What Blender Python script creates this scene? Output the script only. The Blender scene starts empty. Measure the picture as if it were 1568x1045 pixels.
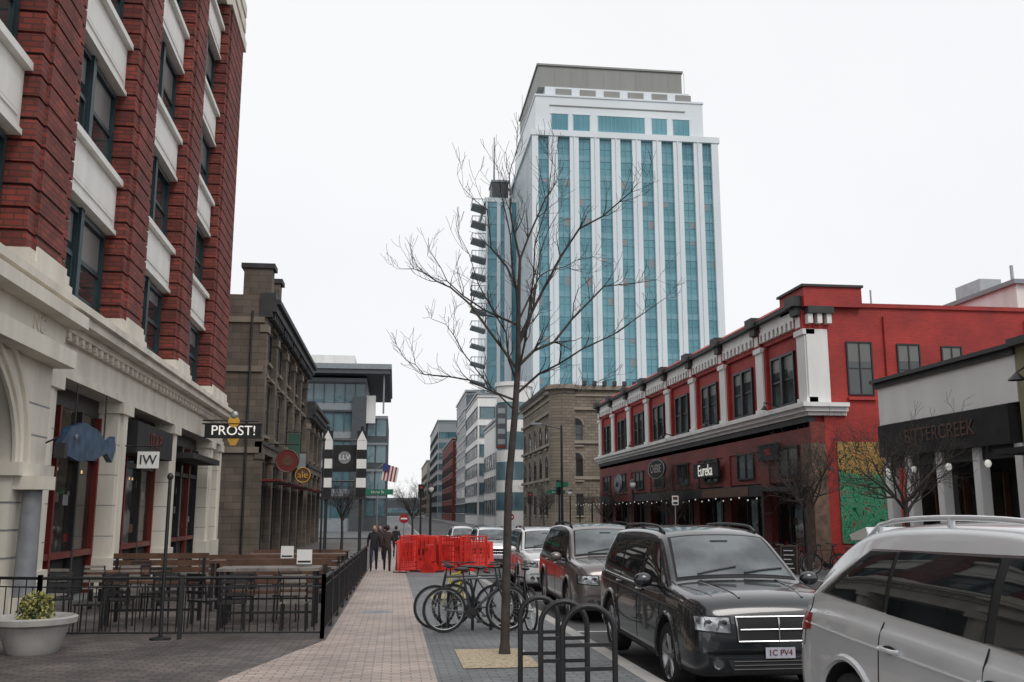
import bpy, bmesh, math, random
from mathutils import Vector, Matrix
from mathutils.bvhtree import BVHTree
rad=math.radians
scene=bpy.context.scene
def gz(y): return -0.016*max(-40,min(y,60))
# ------------------------------------------------------------------ materials
def nt(name):
    m=bpy.data.materials.new(name); m.use_nodes=True
    t=m.node_tree; b=t.nodes['Principled BSDF']; return m,t,b
def sc(c,k): return (min(1,c[0]*k),min(1,c[1]*k),min(1,c[2]*k),1)
def mat(name,col,rough=.6,metal=0,var=.15,scale=2.0,bump=0,coat=0,spec=.5,streak=0,emit=0):
    m,t,b=nt(name); N=t.nodes; L=t.links
    tc=N.new('ShaderNodeTexCoord'); n1=N.new('ShaderNodeTexNoise'); n1.inputs['Scale'].default_value=scale; n1.inputs['Detail'].default_value=6
    mp=N.new('ShaderNodeMapping'); L.new(tc.outputs['Object'],mp.inputs['Vector'])
    if streak: mp.inputs['Scale'].default_value=(1,1,.15)
    L.new(mp.outputs[0],n1.inputs['Vector'])
    r=N.new('ShaderNodeValToRGB'); r.color_ramp.elements[0].position=.3; r.color_ramp.elements[1].position=.7
    r.color_ramp.elements[0].color=sc(col,1-var); r.color_ramp.elements[1].color=sc(col,1+var)
    L.new(n1.outputs['Fac'],r.inputs[0]); L.new(r.outputs[0],b.inputs['Base Color'])
    b.inputs['Roughness'].default_value=rough; b.inputs['Metallic'].default_value=metal
    b.inputs['Specular IOR Level'].default_value=spec
    if coat: b.inputs['Coat Weight'].default_value=coat; b.inputs['Coat Roughness'].default_value=.03
    if bump:
        n2=N.new('ShaderNodeTexNoise'); n2.inputs['Scale'].default_value=scale*8; L.new(tc.outputs['Object'],n2.inputs['Vector'])
        bp=N.new('ShaderNodeBump'); bp.inputs['Strength'].default_value=bump; bp.inputs['Distance'].default_value=.02
        L.new(n2.outputs['Fac'],bp.inputs['Height']); L.new(bp.outputs[0],b.inputs['Normal'])
    if emit:
        L.new(r.outputs[0],b.inputs['Emission Color']); b.inputs['Emission Strength'].default_value=emit
    return m
def brick(name,c1,c2,mo,bw,bh,ms=.01,flat=False,bump=.4,rough=.8,var=.25,vs=.5):
    m,t,b=nt(name); N=t.nodes; L=t.links
    tc=N.new('ShaderNodeTexCoord'); sp=N.new('ShaderNodeSeparateXYZ'); L.new(tc.outputs['Object'],sp.inputs[0])
    cb=N.new('ShaderNodeCombineXYZ')
    if flat:
        L.new(sp.outputs[0],cb.inputs[0]); L.new(sp.outputs[1],cb.inputs[1])
    else:
        ad=N.new('ShaderNodeMath'); ad.operation='ADD'; L.new(sp.outputs[0],ad.inputs[0]); L.new(sp.outputs[1],ad.inputs[1])
        L.new(ad.outputs[0],cb.inputs[0]); L.new(sp.outputs[2],cb.inputs[1])
    br=N.new('ShaderNodeTexBrick'); br.inputs['Scale'].default_value=1; br.inputs['Brick Width'].default_value=bw; br.inputs['Row Height'].default_value=bh
    br.inputs['Mortar Size'].default_value=ms; br.inputs['Color1'].default_value=(*c1,1); br.inputs['Color2'].default_value=(*c2,1); br.inputs['Mortar'].default_value=(*mo,1)
    L.new(cb.outputs[0],br.inputs['Vector'])
    n=N.new('ShaderNodeTexNoise'); n.inputs['Scale'].default_value=vs; n.inputs['Detail'].default_value=8; L.new(tc.outputs['Object'],n.inputs['Vector'])
    rr=N.new('ShaderNodeMapRange'); rr.inputs['From Min'].default_value=.3; rr.inputs['From Max'].default_value=.7; rr.inputs['To Min'].default_value=1-var; rr.inputs['To Max'].default_value=1+var
    L.new(n.outputs['Fac'],rr.inputs[0])
    mx=N.new('ShaderNodeVectorMath'); mx.operation='SCALE'; L.new(br.outputs['Color'],mx.inputs[0]); L.new(rr.outputs[0],mx.inputs['Scale'])
    L.new(mx.outputs[0],b.inputs['Base Color']); b.inputs['Roughness'].default_value=rough
    bp=N.new('ShaderNodeBump'); bp.inputs['Strength'].default_value=bump; bp.inputs['Distance'].default_value=.02; bp.invert=True
    L.new(br.outputs['Fac'],bp.inputs['Height']); L.new(bp.outputs[0],b.inputs['Normal'])
    return m
def glassmat(name,c1,c2,rough=.05,scale=.35,spec=.8,wob=.03,metal=0):
    m,t,b=nt(name); N=t.nodes; L=t.links
    tc=N.new('ShaderNodeTexCoord'); n=N.new('ShaderNodeTexNoise'); n.inputs['Scale'].default_value=scale; n.inputs['Detail'].default_value=4
    L.new(tc.outputs['Object'],n.inputs['Vector'])
    r=N.new('ShaderNodeValToRGB'); r.color_ramp.elements[0].position=.4; r.color_ramp.elements[1].position=.62
    r.color_ramp.elements[0].color=(*c1,1); r.color_ramp.elements[1].color=(*c2,1)
    L.new(n.outputs['Fac'],r.inputs[0]); L.new(r.outputs[0],b.inputs['Base Color'])
    b.inputs['Roughness'].default_value=rough; b.inputs['Specular IOR Level'].default_value=spec; b.inputs['Metallic'].default_value=metal
    n2=N.new('ShaderNodeTexNoise'); n2.inputs['Scale'].default_value=.8; L.new(tc.outputs['Object'],n2.inputs['Vector'])
    bp=N.new('ShaderNodeBump'); bp.inputs['Strength'].default_value=wob; bp.inputs['Distance'].default_value=.5
    L.new(n2.outputs['Fac'],bp.inputs['Height']); L.new(bp.outputs[0],b.inputs['Normal'])
    return m
M={}
M['redbrick']=brick('red_brick',(.25,.045,.03),(.145,.03,.023),(.08,.035,.03),.36,.125,.015,bump=1.0,var=.35,vs=1.2)
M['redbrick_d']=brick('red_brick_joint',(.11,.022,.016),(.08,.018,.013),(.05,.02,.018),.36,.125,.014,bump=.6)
M['stone']=mat('cream_stone',(.66,.62,.54),.75,var=.16,scale=1.4,bump=.2,streak=1)
M['stone_d']=mat('grey_column_stone',(.22,.23,.25),.5,var=.2,scale=3)
M['spandrel']=mat('white_spandrel_paint',(.76,.75,.71),.5,var=.07,streak=1)
M['bronze']=mat('dark_teal_frame',(.018,.038,.046),.4,var=.2)
M['glass']=glassmat('window_glass',(.014,.018,.02),(.055,.066,.066))
M['glass_sf']=glassmat('storefront_glass',(.009,.009,.009),(.04,.03,.022),scale=.9,spec=.6)
M['blind']=mat('window_blind',(.16,.165,.16),.35,var=.1,scale=1)
M['redframe']=mat('dark_red_frame',(.14,.017,.013),.4)
M['black']=mat('black_metal',(.018,.018,.020),.4,var=.3,scale=6)
M['blackm']=mat('black_matte',(.020,.020,.021),.85,var=.3)
M['oldstone']=brick('old_sandstone',(.15,.12,.095),(.105,.088,.07),(.06,.055,.05),.9,.35,.012,vs=.8)
M['oldtrim']=mat('old_stone_trim',(.20,.17,.135),.7,var=.25,scale=.9)
M['darktrim']=mat('dark_cornice',(.038,.038,.04),.6,var=.3)
M['tan']=brick('tan_stone_block',(.23,.195,.15),(.16,.135,.105),(.08,.07,.06),.8,.32,.025,vs=.3)
M['tantrim']=mat('tan_stone_trim',(.26,.225,.18),.7,var=.2,scale=.7)
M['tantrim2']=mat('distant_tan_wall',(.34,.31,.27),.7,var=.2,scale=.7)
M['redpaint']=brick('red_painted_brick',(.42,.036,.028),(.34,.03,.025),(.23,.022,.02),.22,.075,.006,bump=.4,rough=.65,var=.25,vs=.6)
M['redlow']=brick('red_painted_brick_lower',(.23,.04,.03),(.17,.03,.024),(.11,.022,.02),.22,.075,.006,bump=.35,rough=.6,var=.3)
M['white']=mat('white_paint',(.76,.76,.74),.55,var=.09,scale=1.5,streak=1)
M['shopwhite']=mat('white_stucco',(.84,.84,.82),.7,var=.05,scale=1.5,streak=1)
M['towerwhite']=mat('tower_white_panel',(.68,.735,.765),.35,var=.05,scale=.1)
M['towerglass']=glassmat('tower_glass',(.07,.23,.29),(.13,.33,.39),rough=.08,scale=.09,wob=.015,spec=.6)
M['towergrey']=mat('tower_grey_metal',(.235,.24,.225),.5,var=.08,streak=1,scale=.5)
M['towerspan']=mat('tower_spandrel',(.17,.35,.41),.25,var=.12,scale=.3)
M['modglass']=glassmat('modern_glass',(.05,.11,.135),(.14,.23,.26),rough=.06,scale=.15)
M['modgrey']=mat('modern_grey_panel',(.23,.26,.28),.5,var=.1)
M['moddark']=mat('modern_dark_panel',(.06,.068,.075),.5,var=.15)
M['concrete']=mat('concrete',(.40,.39,.37),.85,var=.15,scale=1.5,bump=.2)
M['asphalt']=mat('asphalt',(.075,.075,.078),.75,var=.4,scale=1.2,bump=.3)
M['earth']=mat('ground_grey',(.12,.12,.11),.9,var=.2,scale=.2)
M['pave_tan']=brick('tan_brick_paving',(.50,.41,.355),(.36,.285,.25),(.19,.17,.16),.22,.11,.009,flat=True,bump=.5,rough=.6,var=.22,vs=.9)
M['pave_dark']=brick('dark_brick_paving',(.15,.125,.112),(.078,.068,.065),(.035,.035,.035),.22,.11,.010,flat=True,bump=.6,rough=.5,var=.45,vs=.9)
M['pave_grey']=brick('grey_brick_paving',(.19,.20,.205),(.13,.14,.145),(.07,.07,.07),.22,.11,.009,flat=True,bump=.5,rough=.6,var=.3,vs=.8)
M['gravel']=mat('tree_pit_gravel',(.60,.50,.35),.95,var=.45,scale=30,bump=.8)
M['wood']=mat('table_wood',(.10,.05,.03),.5,var=.3,scale=4)
M['woodg']=mat('weathered_wood',(.20,.18,.16),.7,var=.3,scale=4)
M['bark']=mat('tree_bark',(.048,.04,.035),.85,var=.35,scale=8,bump=.4)
M['orange']=mat('red_orange_plastic',(.58,.022,.014),.5,var=.35,scale=1.5)
M['orange2']=mat('orange_cone_plastic',(.80,.09,.03),.4,var=.1)
M['olive']=mat('olive_stucco',(.27,.26,.15),.8,var=.1)
M['chrome']=mat('chrome',(.45,.45,.47),.18,metal=1,var=.05)
M['tire']=mat('tyre_rubber',(.02,.02,.02),.8,var=.2,scale=10)
M['rim']=mat('alloy_rim',(.42,.42,.43),.3,metal=.8,var=.08)
M['carglass']=glassmat('car_window_glass',(.008,.010,.011),(.022,.026,.028),rough=.02,scale=1.2,spec=.8,wob=0)
M['windshield']=glassmat('windshield_glass',(.035,.045,.05),(.13,.15,.155),rough=.03,scale=1.6,spec=1,wob=0)
M['lamp']=glassmat('headlamp_lens',(.16,.17,.18),(.6,.62,.64),rough=.06,scale=9,spec=.9,wob=0,metal=.5)
M['redlamp']=mat('tail_lamp',(.30,.01,.01),.15,var=.1)
M['seam']=mat('panel_gap',(.006,.006,.006),.8,var=.1)
M['plate']=mat('licence_plate',(.45,.45,.52),.4,var=.15,scale=14)
M['skin']=mat('skin',(.45,.26,.19),.6,var=.06)
M['hair']=mat('hair',(.03,.018,.012),.6)
M['jacket1']=mat('black_jacket',(.018,.018,.022),.8,var=.3,scale=9)
M['jacket2']=mat('brown_coat',(.05,.03,.028),.8,var=.3,scale=9)
M['jeans']=mat('dark_jeans',(.02,.025,.045),.85,var=.3,scale=9)
M['hiviz']=mat('hiviz_vest',(.45,.75,.08),.6,var=.1)
M['blue']=mat('blue_neon_sign',(.03,.07,.13),.4,var=.5,scale=4)
M['green']=mat('green_sign',(.01,.16,.09),.4,var=.1)
M['greend']=mat('dark_green_banner',(.03,.09,.06),.6,var=.2)
M['yellow']=mat('yellow_paint',(.6,.34,.05),.5,var=.2)
M['litwhite']=mat('lit_white',(.9,.88,.82),.4,var=.03,emit=.35)
M['litred']=mat('lit_red',(.8,.06,.03),.4,var=.03,emit=.2)
M['warm']=mat('warm_interior_lamp',(.9,.55,.25),.5,var=.1,emit=.7)
M['pot']=mat('pot_concrete',(.36,.35,.33),.8,var=.15,scale=5,bump=.2)
M['leaf']=mat('shrub_leaf',(.07,.09,.035),.6,var=.4,scale=9)
M['leafy']=mat('shrub_leaf_yellow',(.30,.28,.07),.6,var=.3,scale=9)
M['brownstone']=mat('brown_stone_pier',(.17,.11,.08),.8,var=.35,scale=4,bump=.4)
M['line']=mat('road_paint',(.6,.6,.58),.7,var=.2,scale=3)
M['flagred']=mat('flag_red',(.35,.03,.04),.7); M['flagblue']=mat('flag_blue',(.03,.05,.18),.7)
M['steel']=mat('galvanised_steel',(.38,.39,.40),.4,metal=.6,var=.1)
def mural():
    m,t,b=nt('mural_paint'); N=t.nodes; L=t.links
    tc=N.new('ShaderNodeTexCoord'); sp=N.new('ShaderNodeSeparateXYZ'); L.new(tc.outputs['Object'],sp.inputs[0])
    v=N.new('ShaderNodeTexNoise'); v.inputs['Scale'].default_value=1.3; v.inputs['Detail'].default_value=2; v.inputs['Distortion'].default_value=5; L.new(tc.outputs['Object'],v.inputs['Vector'])
    r=N.new('ShaderNodeValToRGB'); e=r.color_ramp.elements; r.color_ramp.interpolation='CONSTANT'
    e[0].position=0; e[0].color=(.006,.03,.02,1); e[1].position=.36; e[1].color=(.03,.26,.13,1)
    for p,c in ((.42,(.006,.04,.025,1)),(.44,(.05,.36,.18,1)),(.49,(.006,.04,.03,1)),(.51,(.03,.24,.12,1)),(.55,(.12,.42,.24,1)),(.58,(.006,.04,.03,1)),(.60,(.3,.06,.03,1)),(.63,(.03,.2,.12,1))):
        x=e.new(p); x.color=c
    L.new(v.outputs['Fac'],r.inputs[0])
    w=N.new('ShaderNodeTexNoise'); w.inputs['Scale'].default_value=2.6; w.inputs['Distortion'].default_value=4; L.new(tc.outputs['Object'],w.inputs['Vector'])
    r2=N.new('ShaderNodeValToRGB'); e=r2.color_ramp.elements; r2.color_ramp.interpolation='CONSTANT'
    e[0].position=0; e[0].color=(.03,.02,.015,1); e[1].position=.42; e[1].color=(.55,.34,.05,1)
    for p,c in ((.47,(.04,.02,.015,1)),(.50,(.6,.45,.15,1)),(.55,(.04,.02,.02,1)),(.58,(.45,.2,.04,1))):
        x=e.new(p); x.color=c
    L.new(w.outputs['Fac'],r2.inputs[0])
    ad=N.new('ShaderNodeMath'); ad.operation='MULTIPLY_ADD'; L.new(v.outputs['Fac'],ad.inputs[0]); ad.inputs[1].default_value=1.2; L.new(sp.outputs[2],ad.inputs[2])
    gt=N.new('ShaderNodeMath'); gt.operation='GREATER_THAN'; gt.inputs[1].default_value=3.75; L.new(ad.outputs[0],gt.inputs[0])
    mx=N.new('ShaderNodeMixRGB'); L.new(gt.outputs[0],mx.inputs[0]); L.new(r.outputs[0],mx.inputs[1]); L.new(r2.outputs[0],mx.inputs[2])
    L.new(mx.outputs[0],b.inputs['Base Color']); b.inputs['Roughness'].default_value=.6
    return m
M['mural']=mural()
# ------------------------------------------------------------------ mesh builder
class MB:
    def __init__(s): s.v=[];s.f=[];s.mi=[];s.sm=[];s.mats=[];s.T=Matrix.Identity(4)
    def m(s,k):
        k=M[k] if isinstance(k,str) else k
        if k not in s.mats: s.mats.append(k)
        return s.mats.index(k)
    def add(s,vs,fs,k,smooth=False):
        o=len(s.v); i=s.m(k); T=s.T
        s.v+= [T@Vector(p) for p in vs]
        for f in fs: s.f.append([o+a for a in f]); s.mi.append(i); s.sm.append(smooth)
    def box(s,x0,x1,y0,y1,z0,z1,k):
        s.add([(x0,y0,z0),(x1,y0,z0),(x1,y1,z0),(x0,y1,z0),(x0,y0,z1),(x1,y0,z1),(x1,y1,z1),(x0,y1,z1)],
              [(0,3,2,1),(4,5,6,7),(0,1,5,4),(1,2,6,5),(2,3,7,6),(3,0,4,7)],k)
    def fb(s,F,u0,u1,n0,n1,z0,z1,k):
        o,u,n=F; pts=[]
        for z in (z0,z1):
            for (a,b) in ((u0,n0),(u1,n0),(u1,n1),(u0,n1)): pts.append(Vector(o)+Vector(u)*a+Vector(n)*b+Vector((0,0,z)))
        s.add(pts,[(0,3,2,1),(4,5,6,7),(0,1,5,4),(1,2,6,5),(2,3,7,6),(3,0,4,7)],k)
    def fprism(s,F,poly,n0,n1,k):
        o,u,n=F; N=len(poly); P=[Vector(o)+Vector(u)*a+Vector((0,0,z)) for a,z in poly]
        vs=[p+Vector(n)*n0 for p in P]+[p+Vector(n)*n1 for p in P]
        fs=[list(range(N)),list(range(2*N-1,N-1,-1))]+[(i,(i+1)%N,N+(i+1)%N,N+i) for i in range(N)]
        s.add(vs,fs,k)
    def tube(s,pts,rs,k,n=8,smooth=True,cap=True):
        pts=[Vector(p) for p in pts]
        if not hasattr(rs,'__len__'): rs=[rs]*len(pts)
        vs=[];fs=[];ref=None
        for i,p in enumerate(pts):
            d=(pts[min(i+1,len(pts)-1)]-pts[max(i-1,0)])
            if d.length<1e-7: d=Vector((0,0,1))
            d.normalize()
            if ref is None: ref=Vector((1,0,0)) if abs(d.x)<.8 else Vector((0,1,0))
            a=(ref-d*ref.dot(d))
            if a.length<1e-4: a=d.orthogonal()
            a.normalize(); b=d.cross(a); ref=a
            for j in range(n):
                t=2*math.pi*j/n; vs.append(p+a*math.cos(t)*rs[i]+b*math.sin(t)*rs[i])
        for i in range(len(pts)-1):
            for j in range(n):
                fs.append((i*n+j,i*n+(j+1)%n,(i+1)*n+(j+1)%n,(i+1)*n+j))
        if cap: fs.append(list(range(n-1,-1,-1))); fs.append([(len(pts)-1)*n+j for j in range(n)])
        s.add(vs,fs,k,smooth)
    def lathe(s,prof,c,k,n=24,axis='z',smooth=True):
        vs=[];fs=[];c=Vector(c)
        for r,h in prof:
            for j in range(n):
                t=2*math.pi*j/n; a,b=r*math.cos(t),r*math.sin(t)
                vs.append(c+(Vector((a,b,h)) if axis=='z' else Vector((a,h,b)) if axis=='y' else Vector((h,a,b))))
        for i in range(len(prof)-1):
            for j in range(n): fs.append((i*n+j,i*n+(j+1)%n,(i+1)*n+(j+1)%n,(i+1)*n+j))
        s.add(vs,fs,k,smooth)
    def ell(s,c,r,k,n=12):
        vs=[];fs=[];c=Vector(c)
        for i in range(n+1):
            a=math.pi*i/n
            for j in range(2*n):
                t=math.pi*j/n; vs.append(c+Vector((r[0]*math.sin(a)*math.cos(t),r[1]*math.sin(a)*math.sin(t),r[2]*math.cos(a))))
        for i in range(n):
            for j in range(2*n): fs.append((i*2*n+j,i*2*n+(j+1)%(2*n),(i+1)*2*n+(j+1)%(2*n),(i+1)*2*n+j))
        s.add(vs,fs,k,True)
    def text(s,body,size,mtx,k,ext=.01):
        c=bpy.data.curves.new('t','FONT'); c.body=body; c.size=size; c.extrude=ext; c.align_x='CENTER'; c.align_y='CENTER'
        o=bpy.data.objects.new('t',c); scene.collection.objects.link(o)
        dg=bpy.context.evaluated_depsgraph_get(); me=bpy.data.meshes.new_from_object(o.evaluated_get(dg))
        old=s.T; s.T=old@mtx; s.add([v.co for v in me.vertices],[list(p.vertices) for p in me.polygons],k); s.T=old
        bpy.data.objects.remove(o); bpy.data.curves.remove(c); bpy.data.meshes.remove(me)
    def addmesh(s,me,k,fn=None,smooth=True):
        o=len(s.v); s.v+=[s.T@v.co for v in me.vertices]
        for p in me.polygons:
            s.f.append([o+a for a in p.vertices]); s.mi.append(s.m(fn(p.center) if fn else k)); s.sm.append(smooth)
    def obj(s,name,loc=(0,0,0),rz=0,parent=None,recalc=True,scale=1):
        me=bpy.data.meshes.new(name); me.from_pydata([tuple(v) for v in s.v],[],s.f)
        for m_ in s.mats: me.materials.append(m_)
        me.polygons.foreach_set('material_index',s.mi); me.polygons.foreach_set('use_smooth',s.sm)
        if recalc:
            bm=bmesh.new(); bm.from_mesh(me); bmesh.ops.recalc_face_normals(bm,faces=bm.faces); bm.to_mesh(me); bm.free()
        me.update()
        if any(s.sm): me.set_sharp_from_angle(angle=rad(40))
        o=bpy.data.objects.new(name,me); scene.collection.objects.link(o); o.location=loc; o.rotation_euler=(0,0,rz); o.scale=(scale,)*3
        if parent: o.parent=parent
        return o
FW=lambda x,y:((x,y,0),(0,1,0),(-1,0,0))   # facade facing -X, u along +Y
FE=lambda x,y:((x,y,0),(0,1,0),(1,0,0))    # facade facing +X
FS=lambda x,y:((x,y,0),(1,0,0),(0,-1,0))   # facade facing -Y
wr_=random.Random(21)
def window(b,F,u0,u1,z0,z1,n,frame,glass,cols=2,rows=2,fw=.07,d=.08,sill=None,surround=None,sw=.15,blind=.4):
    b.fb(F,u0,u1,n-.02,n+.012,z0,z1,glass)
    if wr_.random()<blind:
        h=(z1-z0)*wr_.uniform(.15,.6); b.fb(F,u0+.02,u1-.02,n,n+.017,z1-h,z1-.01,'blind')
    b.fb(F,u0-fw,u0,n-.02,n+d,z0,z1,frame); b.fb(F,u1,u1+fw,n-.02,n+d,z0,z1,frame)
    b.fb(F,u0-fw,u1+fw,n-.02,n+d+.003,z1,z1+fw,frame); b.fb(F,u0-fw,u1+fw,n-.02,n+d+.003,z0-fw,z0,frame)
    for i in range(1,cols):
        u=u0+(u1-u0)*i/cols; b.fb(F,u-fw*.5,u+fw*.5,n-.02,n+d*.8,z0,z1,frame)
    for i in range(1,rows):
        z=z0+(z1-z0)*i/rows; b.fb(F,u0,u1,n-.02,n+d*.6,z-fw*.4,z+fw*.4,frame)
    if sill: b.fb(F,u0-fw-.12,u1+fw+.12,n-.02,n+d+.12,z0-fw-.16,z0-fw-.003,sill)
    if surround:
        b.fb(F,u0-fw-sw,u0-fw-.002,n-.02,n+d+.04,z0-fw,z1+fw,surround); b.fb(F,u1+fw+.002,u1+fw+sw,n-.02,n+d+.04,z0-fw,z1+fw,surround)
        b.fb(F,u0-fw-sw,u1+fw+sw,n-.02,n+d+.06,z1+fw+.002,z1+fw+sw,surround)
# ------------------------------------------------------------------ world / camera / sun
w=bpy.data.worlds.new('World'); scene.world=w; w.use_nodes=True; T=w.node_tree; bg=T.nodes['Background']
sky=T.nodes.new('ShaderNodeTexSky'); sky.sky_type='NISHITA'; sky.sun_disc=False; sky.sun_elevation=rad(48); sky.sun_rotation=rad(160)
tc=T.nodes.new('ShaderNodeTexCoord'); nz=T.nodes.new('ShaderNodeTexNoise'); nz.inputs['Scale'].default_value=1.6; nz.inputs['Detail'].default_value=5
T.links.new(tc.outputs['Generated'],nz.inputs['Vector'])
cr=T.nodes.new('ShaderNodeValToRGB'); cr.color_ramp.elements[0].position=.35; cr.color_ramp.elements[1].position=.65
cr.color_ramp.elements[0].color=(.835,.84,.865,1); cr.color_ramp.elements[1].color=(.90,.90,.91,1)
T.links.new(nz.outputs['Fac'],cr.inputs[0])
vm=T.nodes.new('ShaderNodeVectorMath'); vm.operation='SCALE'; vm.inputs['Scale'].default_value=11.1; T.links.new(cr.outputs[0],vm.inputs[0])
mx=T.nodes.new('ShaderNodeMixRGB'); mx.inputs[0].default_value=.94
T.links.new(sky.outputs[0],mx.inputs[1]); T.links.new(vm.outputs[0],mx.inputs[2]); T.links.new(mx.outputs[0],bg.inputs['Color']); bg.inputs['Strength'].default_value=.1
sl=bpy.data.lights.new('sun','SUN'); sl.energy=1.2; sl.angle=rad(25); sl.color=(1,.96,.91); so=bpy.data.objects.new('sun',sl); scene.collection.objects.link(so)
so.rotation_euler=(rad(42),0,rad(20))
cam=bpy.data.cameras.new('camera'); co=bpy.data.objects.new('camera',cam); scene.collection.objects.link(co); scene.camera=co
cam.lens=33.3; cam.sensor_width=36; cam.clip_end=9000; cam.clip_start=.05
th,ph=rad(6.95),rad(10.2)
co.location=(0,0,1.65); co.rotation_euler=Vector((math.sin(th)*math.cos(ph),math.cos(th)*math.cos(ph),math.sin(ph))).to_track_quat('-Z','Y').to_euler()
scene.view_settings.view_transform='Standard'; scene.view_settings.look='None'; scene.view_settings.exposure=0
# ------------------------------------------------------------------ ground
def strip(name,polys,k,off,thick=0):
    b=MB()
    for (x0,x1,y0,y1) in polys:
        ys=sorted({y0,y1}|{c for c in (-40,60) if y0<c<y1})
        for a,c in zip(ys[:-1],ys[1:]):
            za,zc=gz(a)+off,gz(c)+off
            b.add([(x0,a,za),(x1,a,za),(x1,c,zc),(x0,c,zc)],[(0,1,2,3)],k)
            if thick:
                b.add([(x0,a,za),(x0,c,zc),(x0,c,zc-thick),(x0,a,za-thick)],[(0,1,2,3)],k)
                b.add([(x1,a,za),(x1,c,zc),(x1,c,zc-thick),(x1,a,za-thick)],[(0,1,2,3)],k)
                b.add([(x0,a,za),(x1,a,za),(x1,a,za-thick),(x0,a,za-thick)],[(0,1,2,3)],k)
                b.add([(x0,c,zc),(x1,c,zc),(x1,c,zc-thick),(x0,c,zc-thick)],[(0,1,2,3)],k)
    return b.obj(name,recalc=False)
strip('ground',[(-4000,4000,-3000,6000)],'earth',-.13)
strip('road',[(2.95,13.0,-60,700),(-300,2.95,88,99),(13.0,300,80,97)],'asphalt',-.124)
strip('sidewalk',[(-14,2.75,-60,88),(-14,2.75,99,700),(13.2,60,-60,80),(13.2,60,97,700)],'pave_grey',0,.13)
strip('kerb',[(2.75,2.95,-60,88),(2.75,2.95,99,700),(13.0,13.2,-60,80),(13.0,13.2,97,700)],'concrete',.003,.14)
strip('road_marking',[(5.35,5.45,-10,76),(10.6,10.7,-10,76)]+[(3.0,5.35,y,y+.1) for y in (2.0,8.6,16.6,23.6,31)]+[(3.2+i*1.1,3.8+i*1.1,81,84) for i in range(9)],'line',-.119)
strip('patio_paving',[(-7.2,-1.0,15.05,87)],'pave_dark',.004)
b=MB()
def gp(x,y,o): return (x,y,gz(y)+o)
b.add([gp(-2.2,-5,.005),gp(.62,-5,.005),gp(.5,11,.005),gp(.4,60,.005),gp(.4,79,.005),gp(-.98,79,.005),gp(-.98,60,.005),gp(-.98,14.9,.005),gp(-1.3,13.6,.005),gp(-1.95,10.8,.005)],
      [(0,1,2,9),(9,2,8),(2,7,8),(2,3,6,7),(3,4,5,6)],'pave_tan')
b.obj('brick_walkway',recalc=False)
b=MB(); b.add([gp(-7.2,-5,.004),gp(-2.2,-5,.004),gp(-1.95,10.8,.004),gp(-1.3,13.6,.004),gp(-1.0,15.05,.004),gp(-7.2,15.05,.004)],[(0,1,2,3,4,5)],'pave_dark'); b.obj('pavement',recalc=False)
strip('tree_pit',[(.85,1.78,11.7,13.5)],'gravel',.009)
strip('tree_pit',[(.85,1.78,23.0,24.6)],'gravel',.009)
for (x,y,r) in ((-.3,19.5,.3),(1.6,21.5,.22)):
    b=MB(); b.lathe([(0,.012),(r,.012),(r+.03,.008)],(x,y,gz(y)),'stone_d',28); b.lathe([(r*.3,.0135),(r*.34,.0135)],(x,y,gz(y)),'black',20); b.obj('manhole_cover')
# ------------------------------------------------------------------ brick building (left)
b=MB(); XF=-7.2; F=FE(XF,0)
b.box(-22,-7.85,2,43.9,5.6,26,'redbrick')
piers=[(4.8,7.2),(11.8,14.2),(18.8,21.2),(25.8,28.2),(32.8,35.2),(39.7,44.0)]
for a,c in piers:
    b.fb(F,a+.05,c-.05,-.66,-.05,6.6,23.6,'redbrick_d')
    z=6.62
    while z<23.3:
        b.fb(F,a,c,-.655,0,z,z+.40,'redbrick'); b.fb(F,a+.42,c-.42,0,.06,z+.002,z+.398,'redbrick'); z+=.46
    b.fb(F,a+.45,c-.45,-.05,.03,6.62,23.5,'redbrick_d')
    b.fb(F,a-.08,c+.08,-.66,.16,6.32,6.48,'stone'); b.fb(F,a-.03,c+.03,-.66,.1,6.48,6.7,'stone'); b.fb(F,a+.3,c-.3,.1,.14,6.48,6.8,'stone')
    b.fb(F,a-.1,c+.1,-.66,.12,23.6,24.1,'stone'); b.fb(F,a,c,-.66,.05,24.1,26,'stone')
    for z in (24.4,25.2): b.fb(F,a+.3,c-.3,.05,.12,z,z+.5,'stone')
for (a0,a),(c,c0) in zip(piers[:-1],piers[1:]):
    for k in range(5):
        zs=9.1+4*k; zb=6.45 if k==0 else zs-4+1.25
        if k<4:
            b.fb(F,a,c,-.66,-.32,zs,zs+1.25,'spandrel'); b.fb(F,a+.2,c-.2,-.33,-.285,zs+.22,zs+.95,'spandrel'); b.fb(F,a+.28,c-.28,-.29,-.28,zs+.3,zs+.87,'spandrel')
            b.fb(F,a,c,-.66,-.16,zs+1.25,zs+1.42,'spandrel'); b.fb(F,a+.01,c-.01,-.66,-.25,zs-.12,zs-.002,'spandrel')
        mid=(a+c)/2
        for u0,u1 in ((a+.22,mid-.18),(mid+.18,c-.22)):
            window(b,F,u0,u1,zb+.32,zs-.3,-.60,'bronze','glass',1,2,.11,.12,blind=.5)
            window(b,F,u0+.12,u1-.12,zb+.45,(zb+zs)/2-.08,-.575,'bronze','glass',1,1,.06,.06,blind=0)
        b.fb(F,mid-.12,mid+.12,-.66,-.42,zb,zs,'bronze')
    b.fb(F,a,c,-.66,-.1,23.6,26,'stone')
for n1,z0,z1 in ((.06,4.55,4.72),(.0,4.72,5.35),(.12,5.35,5.5),(.22,5.5,5.66),(.5,5.66,5.86),(.62,5.86,6.02),(.3,6.02,6.14),(.2,6.14,6.318)):
    b.fb(F,2,44.05,-.8,n1,z0,z1,'stone')
for i in range(46): b.fb(F,21.2+i*.5,21.38+i*.5,.02,.2,5.37,5.495,'stone')
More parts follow.
